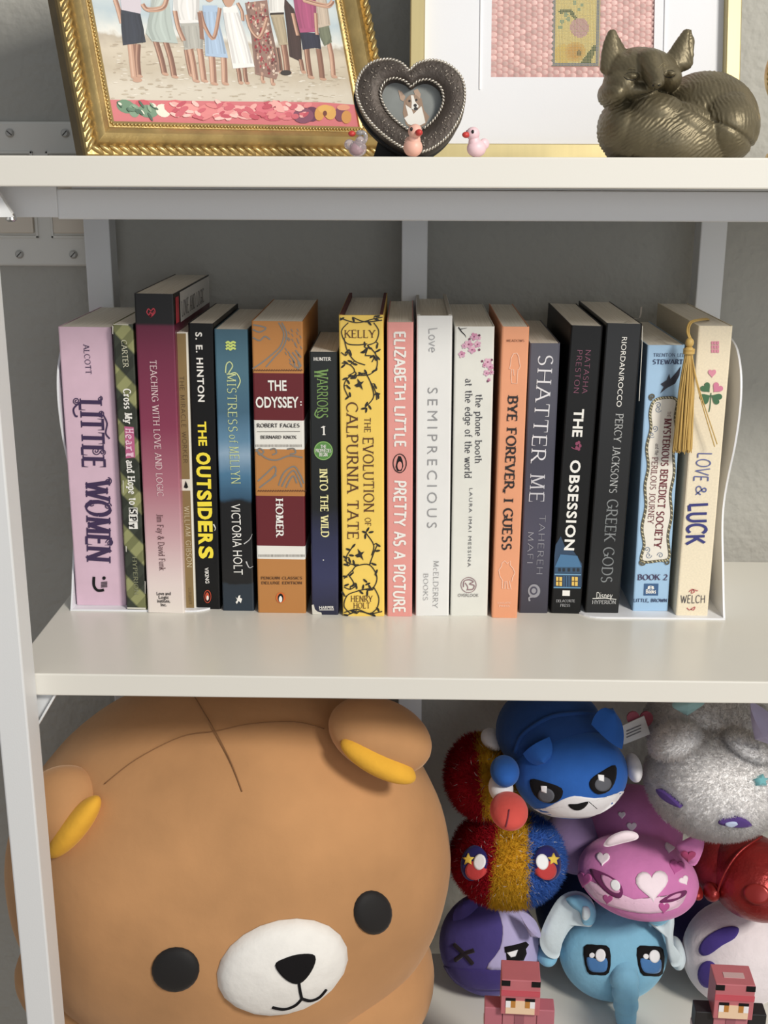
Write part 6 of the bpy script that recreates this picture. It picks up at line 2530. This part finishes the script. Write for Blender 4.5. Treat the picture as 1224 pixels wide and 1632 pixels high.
e_ = toy.pillow(pts8([(590, 870), (606, 815), (585, 765), (535, 742), (480, 762), (440, 820), (410, 890), (408, 940), (435, 978), (472, 982), (486, 930), (515, 880), (550, 860)]), y8 - .022, .007, AQL, 'ear')
toy.pillow(pts8([(500, 770), (545, 756), (590, 780), (608, 820), (596, 862), (562, 862), (548, 820), (520, 800)]), y8 - .031, .008, AQ, 'ear_fold', parent=e_)
toy.pillow(pts8([(560, 795), (582, 800), (588, 830), (574, 848), (558, 842), (556, 815)]), y8 - .037, .005, AQL, 'ear_lining', parent=e_)
e_ = toy.pillow(pts8([(792, 842), (840, 862), (880, 812), (888, 850), (884, 905), (892, 960), (916, 975), (910, 1008), (880, 1012), (862, 960), (850, 900), (812, 870)]), y8 - .022, .006, AQL, 'ear')
toy.pillow(pts8([(786, 822), (830, 838), (882, 806), (888, 826), (842, 866), (800, 856)]), y8 - .030, .006, AQ, 'ear_fold', parent=e_)
e = Ell(*P8(430, 960), y8 - .004, S8(40), .018, S8(34))
toy.solid([e], 'paw', AQ)
e = Ell(*P8(895, 965), y8 - .004, S8(30), .018, S8(48))
toy.solid([e], 'paw', AQL)

# ---------------------------------------------------------------- pink cat with hearts
PKV, PKL = plush_mat((206, 118, 178), .08, 40, name='pink_velvet'), plush_mat((240, 222, 232), .04, 60, name='pale_pink_velvet')
u, v = P8(758, 690)
h = Ell(u, v, .872, S8(218), .044, S8(132), 9)
b1 = Ell(*P8(745, 520), .935, S8(170), .045, S8(150), 0)
toy = Toy('plush_cat', 'pink plush cat printed with white and pink hearts', (h.c.x, h.c.y, h.c.z - h.r.z))
toy.solid([h, b1], 'head', PKV)
toy.patch(h, pts8([(548, 690), (600, 745), (680, 770), (780, 790), (900, 780), (930, 750), (900, 800), (800, 822), (690, 805), (600, 765)]), plush_mat((232, 190, 216), .04, name='light_pink_velvet'), 'muzzle_patch', .0006, 6, 3)
for (x, y, w, r_, m_h) in ((808, 718, 116, -4, PKL), (632, 626, 48, 6, PKL), (872, 586, 40, 10, PKL), (922, 704, 34, -30, PKL), (895, 655, 52, 14, plush_mat((194, 90, 158), name='mid_pink_velvet')), (565, 700, 56, 10, plush_mat((186, 84, 148), name='mid_pink_velvet')), (650, 770, 36, 8, plush_mat((186, 84, 148), name='mid_pink_velvet')), (850, 800, 40, 4, plush_mat((186, 84, 148), name='mid_pink_velvet'))):
    toy.heart(h, P8(x, y), S8(w), r_, m_h)
for (x, y, w) in ((735, 512, 36), (860, 482, 34), (700, 470, 26)):
    toy.heart(b1, P8(x, y), S8(w), 0, PKL)
toy.patch(h, pts8([(586, 664), (640, 680), (690, 712), (704, 748), (690, 768), (650, 750), (610, 710)]), plush_mat((112, 44, 92), name='plum_embroidery'), 'eye', .0009, 4, 3)
toy.patch(h, pts8([(628, 686), (670, 704), (694, 744), (670, 746), (640, 720)]), plush_mat((214, 150, 190), name='rose_embroidery'), 'iris', .0013, 4, 3)
toy.oval(h, P8(678, 722), 7, 9, -30, EYEW, 'eye_highlight', .0017)
toy.patch(h, pts8([(832, 782), (870, 756), (926, 740), (924, 758), (880, 780)]), plush_mat((112, 44, 92), name='plum_embroidery'), 'eye', .0009, 4, 3)
toy.patch(h, pts8([(860, 772), (884, 756), (908, 750), (900, 764)]), plush_mat((214, 150, 190), name='rose_embroidery'), 'iris', .0013, 3, 3)
toy.pillow(pts8([(634, 576), (660, 545), (710, 526), (752, 534), (756, 556), (700, 572), (650, 584)]), .836, .006, PKL, 'ear')
e_ = toy.pillow(pts8([(896, 582), (930, 556), (972, 540), (994, 556), (990, 600), (962, 652), (926, 630)]), .849, .007, PKV, 'ear')
hp_ = []
for k in range(20):
    t = 2 * math.pi * k / 20
    hp_.append(P8(938 + 28 * math.sin(t) ** 3, 616 - 1.5 * (13 * math.cos(t) - 5 * math.cos(2 * t) - 2 * math.cos(3 * t) - math.cos(4 * t))))
toy.pillow(hp_, .8425, .003, plush_mat((164, 62, 104), name='dark_pink_velvet'), 'heart_lining', 1, parent=e_)

# ---------------------------------------------------------------- white fluffy cat
u, v = P8(1030, 350)
h = Ell(u, v, .858, S8(238), .050, S8(190), 8)
b1 = Ell(*P8(1010, 150), .905, S8(220), .055, S8(130), 0)
toy = Toy('plush_cat', 'fluffy white plush cat with sleepy purple eyes above the shiny red plush', (h.c.x, h.c.y, h.c.z - h.r.z))
toy.solid([h, b1], 'body', plush_mat((248, 246, 246), .03, name='white_backing'))


def wcol(p, rnd):
    f = rnd.uniform(.9, 1.02)
    return (.97 * f, .955 * f, .955 * f, 1)


e1 = Ell(*P8(890, 200), .832, S8(92), .02, S8(50), -28)
e2 = Ell(*P8(1150, 225), .846, S8(90), .018, S8(40), 24)
toy.solid([e1], 'ear', plush_mat((248, 246, 246), .03, name='white_backing'))
toy.solid([e2], 'ear', plush_mat((248, 246, 246), .03, name='white_backing'))
toy.fur([h, b1, e1, e2], 90000, .0042, wcol, .00022, 8, spread=1.0, curl=1.0, m=attr_mat('white_fluffy_pile', .95, transl=.62, spec=.05))
PEM = plush_mat((84, 60, 130), name='violet_embroidery')
toy.patch(h, pts8([(838, 374), (862, 384), (896, 412), (920, 436), (880, 420), (850, 398)]), PEM, 'eye', .0048, 3, 3)
toy.patch(h, pts8([(1044, 486), (1090, 478), (1118, 472), (1156, 492), (1130, 500), (1085, 498)]), PEM, 'eye', .0048, 3, 3)
toy.patch(h, pts8([(1066, 486), (1090, 480), (1106, 484), (1086, 493)]), plush_mat((176, 190, 220), name='ice_embroidery'), 'iris', .0068, 3, 3)
st_ = []
sx, sy = P8(1186, 350)
for k in range(10):
    a = k * 36 - 90
    r = 9 if k % 2 == 0 else 4
    st_.append((sx + r * math.cos(R_(a)), sy + r * math.sin(R_(a))))
toy.patch(h, st_, plush_mat((110, 176, 184), name='teal_embroidery'), 'star_patch', .0066, 2, 1)
toy.patch(h, pts8([(878, 258), (900, 246), (920, 252), (900, 264)]), plush_mat((150, 150, 110), name='olive_embroidery'), 'forehead_patch', .006, 3, 3)
ear_shape(toy, P8(1160, 60), P8(1260, 200), P8(1210, 190), .825, .008, plush_mat((172, 164, 196), .05, name='lilac_velvet'), None, name='wing', fold=.012)
ear_shape(toy, P8(880, 70), P8(1000, 60), P8(935, 96), .85, .006, plush_mat((150, 190, 188), .05, name='mint_velvet'), None, name='horn', fold=.008)

# ---------------------------------------------------------------- folded hang tag between the cats
tg = at_y(*P8(755, 165), .87)
tt = thing('hang_tag', 'white folded hang tag with a red heart card behind the blue cat', 'tag', mw=Matrix.Translation(tg))
TM = Matrix.Translation(tg)
m2 = MB()
c4 = [at_y(*P8(*q), .87) for q in ((702, 150), (780, 115), (802, 180), (706, 218))]
vs = [p for p in c4] + [p + Vector((0, .0012, 0)) for p in c4]
m2.add(vs, [(0, 1, 2, 3), (7, 6, 5, 4), (0, 4, 5, 1), (1, 5, 6, 2), (2, 6, 7, 3), (3, 7, 4, 0)])
m2.build('card', mat((206, 204, 202), .6), tt, world_to=TM)
m2 = MB()
for k in range(3):
    a0 = [at_y(*P8(*q), .8695) for q in ((716, 168 + k * 11), (768, 146 + k * 11), (770, 149 + k * 11), (717, 172 + k * 11))]
    m2.add(a0, [(0, 1, 2, 3)])
stuff(m2.build('fine_print', mat((110, 108, 112), .7), tt, world_to=TM))
hp = []
for k in range(26):
    t = 2 * math.pi * k / 26
    hp.append(at_y(*P8(765 + 48 * math.sin(t) ** 3, 135 - 3 * (13 * math.cos(t) - 5 * math.cos(2 * t) - 2 * math.cos(3 * t) - math.cos(4 * t))), .8725))
n = len(hp)
m2 = MB()
m2.add(hp + [p + Vector((0, .0015, 0)) for p in hp], [tuple(range(n)), tuple(range(2 * n - 1, n - 1, -1))] + [((i + 1) % n, i, i + n, (i + 1) % n + n) for i in range(n)])
m2.build('heart_card', mat((150, 58, 76), .5), tt, world_to=TM)

# ---------------------------------------------------------------- shiny red plush
RSH = mat((142, 30, 28), .34, .45, 'red_foil_cloth', .2, 60, .35, 260)
u, v = P8(1175, 690)
h = Ell(u, v, .875, S8(150), .045, S8(140), 0)
b1 = Ell(*P8(1060, 640), .90, S8(120), .045, S8(105), 0)
toy = Toy('plush_toy', 'shiny red foil-cloth plush toy with small side fins', (h.c.x, h.c.y, h.c.z - h.r.z))
toy.solid([h], 'head', RSH, .003)
toy.solid([b1], 'body', mat((130, 26, 28), .4, .2, 'red_foil_cloth', .2, 60, .35, 260))
toy.oval(h, P8(1185, 752), 20, 15, 15, mat((158, 40, 36), .3, .4, name='glossy_red_patch'), 'eye', .0035)
for (c_, r_) in (((1022, 745), (30, 32)), ((965, 745), (26, 22))):
    e = Ell(*P8(*c_), .862, S8(r_[0]), .01, S8(r_[1]), 20)
    toy.solid([e], 'fin', RSH)
toy.line(h, pts8([(1050, 760), (1080, 680), (1130, 610), (1200, 560)]), 4, RSH, 'seam', .0034)

# ---------------------------------------------------------------- white plush with purple patches
u, v = P8(1115, 965)
h = rest(u, v, S8(196), .040, .048)
b1 = Ell(*P8(985, 850), .955, S8(120), .04, S8(100), 0)
toy = Toy('plush_cat', 'white plush with deep purple patches on its face in the bottom row', (h.c.x, h.c.y, ZL))
toy.solid([h], 'head', plush_mat((226, 216, 220), .05, 60, .35, 210, name='white_fleece'))
toy.solid([b1], 'body', plush_mat((58, 50, 96), .07, name='indigo_velvet'))
PP = plush_mat((74, 58, 140), .08, name='violet_velvet')
toy.patch(h, pts8([(978, 950), (1000, 912), (1050, 880), (1095, 870), (1120, 880), (1105, 912), (1060, 938), (1015, 970), (988, 972)]), PP, 'face_patch', .0012, 6, 3)
toy.oval(h, P8(1010, 1040), 16, 21, 0, PP, 'face_patch', .0012)

# ---------------------------------------------------------------- more plush behind the pile
e = Ell(*P8(540, 560), .935, S8(120), .035, S8(110))
toy = Toy('plush_cat', 'dusky lavender plush half hidden behind the pink cat', (e.c.x, e.c.y, e.c.z - e.r.z))
toy.solid([e], 'body', plush_mat((146, 120, 168), .06, name='dusky_lavender_velvet'))
e2 = Ell(*P8(500, 790), .955, S8(110), .03, S8(160))
toy = Toy('plush_cat', 'dark navy plush at the back between the elephant and the purple cat', (e2.c.x, e2.c.y, e2.c.z - e2.r.z))
toy.solid([e2], 'body', plush_mat((30, 44, 78), .06, name='navy_velvet'))

# ================================================================ blocky toy figures in front
HOOD, SKIN = mat((196, 104, 112), .45, name='pink_vinyl', var=.04, vscale=80), mat((240, 204, 168), .45, name='skin_vinyl')


def figure(u, vtop, arms, label, strip=False):
    y0 = .742
    p = at_y(u, vtop, y0)
    top = p.z
    fm = Matrix.Translation((p.x, y0 + .011, ZL)) @ Matrix.Rotation(R_(-3), 4, 'Z')
    o = thing('block_figure', label, 'toy figure', mw=fm)
    H = top - ZL
    hw, hdp, hh_ = .0142, .0115, .030
    z0 = H - hh_
    MB().box((-hw, -hdp, z0), (hw, hdp, H), .0006).build('head', HOOD, o)
    # a simple square-tile face
    px = (2 * hw) / 8
    cells = [(1, 0, 6, 3.2, SKIN), (1, 1.6, 1, 1.6, mat((240, 238, 240), .4)), (6, 1.6, 1, 1.6, mat((240, 238, 240), .4)), (2, 1.6, 1, 1.6, mat((196, 128, 52), .4)), (5, 1.6, 1, 1.6, mat((196, 128, 52), .4)), (1, 3.2, 2, .6, BLACK), (5, 3.2, 2, .6, BLACK), (0, 4.4, 8, 1.2, mat((206, 78, 92), .45)), (0, 6.8, 1.8, 1.2, BLACK), (6.2, 6.8, 1.8, 1.2, BLACK)]
    names = ['face', 'eye', 'eye', 'iris', 'iris', 'brow', 'brow', 'fringe_tile', 'ear_tile', 'ear_tile']
    for (cx, cz, w, h_, m), nm in zip(cells, names):
        lift = .0004 if nm == 'face' else .0007
        MB().box((-hw + cx * px, -hdp - lift, z0 + .001 + cz * px), (-hw + (cx + w) * px, -hdp + .0005, z0 + .001 + (cz + h_) * px)).build(nm, m, o)
    if strip:
        MB().box((-.007, -.004, H - .0004), (.008, .002, H + .0004)).build('top_tile', mat((206, 168, 168), .45), o)
    bz = z0 - .046
    MB().box((-.0125, -.0068, bz), (.0125, .0068, z0), .0006).build('torso', mat((190, 112, 122), .45), o)
    MB().box((-.0035, -.0074, bz + .004), (.0035, -.0066, z0 - .001)).build('shirt_stripe', mat((160, 92, 104), .45), o)
    for sx in (-1, 1):
        a0, a1 = sorted((sx * .0128, sx * .0258))
        ao = MB().box((a0, -.0068, bz), (a1, .0068, z0 + .0015), .0006).build('arm', mat(arms, .45, name='arm_vinyl'), o)
        MB().box((a0 - .0003, -.0072, z0 - .020), (a1 + .0003, .0072, z0 - .015)).build('cuff', mat((232, 214, 218), .45), ao)
    for sx in (-1, 1):
        a0, a1 = sorted((sx * .0004, sx * .0122))
        MB().box((a0, -.0064, 0), (a1, .0064, bz), .0006).build('leg', mat((92, 70, 88), .45), o)


figure(832, 1562, (188, 104, 118), 'small blocky pink toy figure with pink arms in front of the purple cat')
figure(1174, 1569, (34, 33, 36), 'small blocky pink toy figure with black arms in front of the white plush', True)
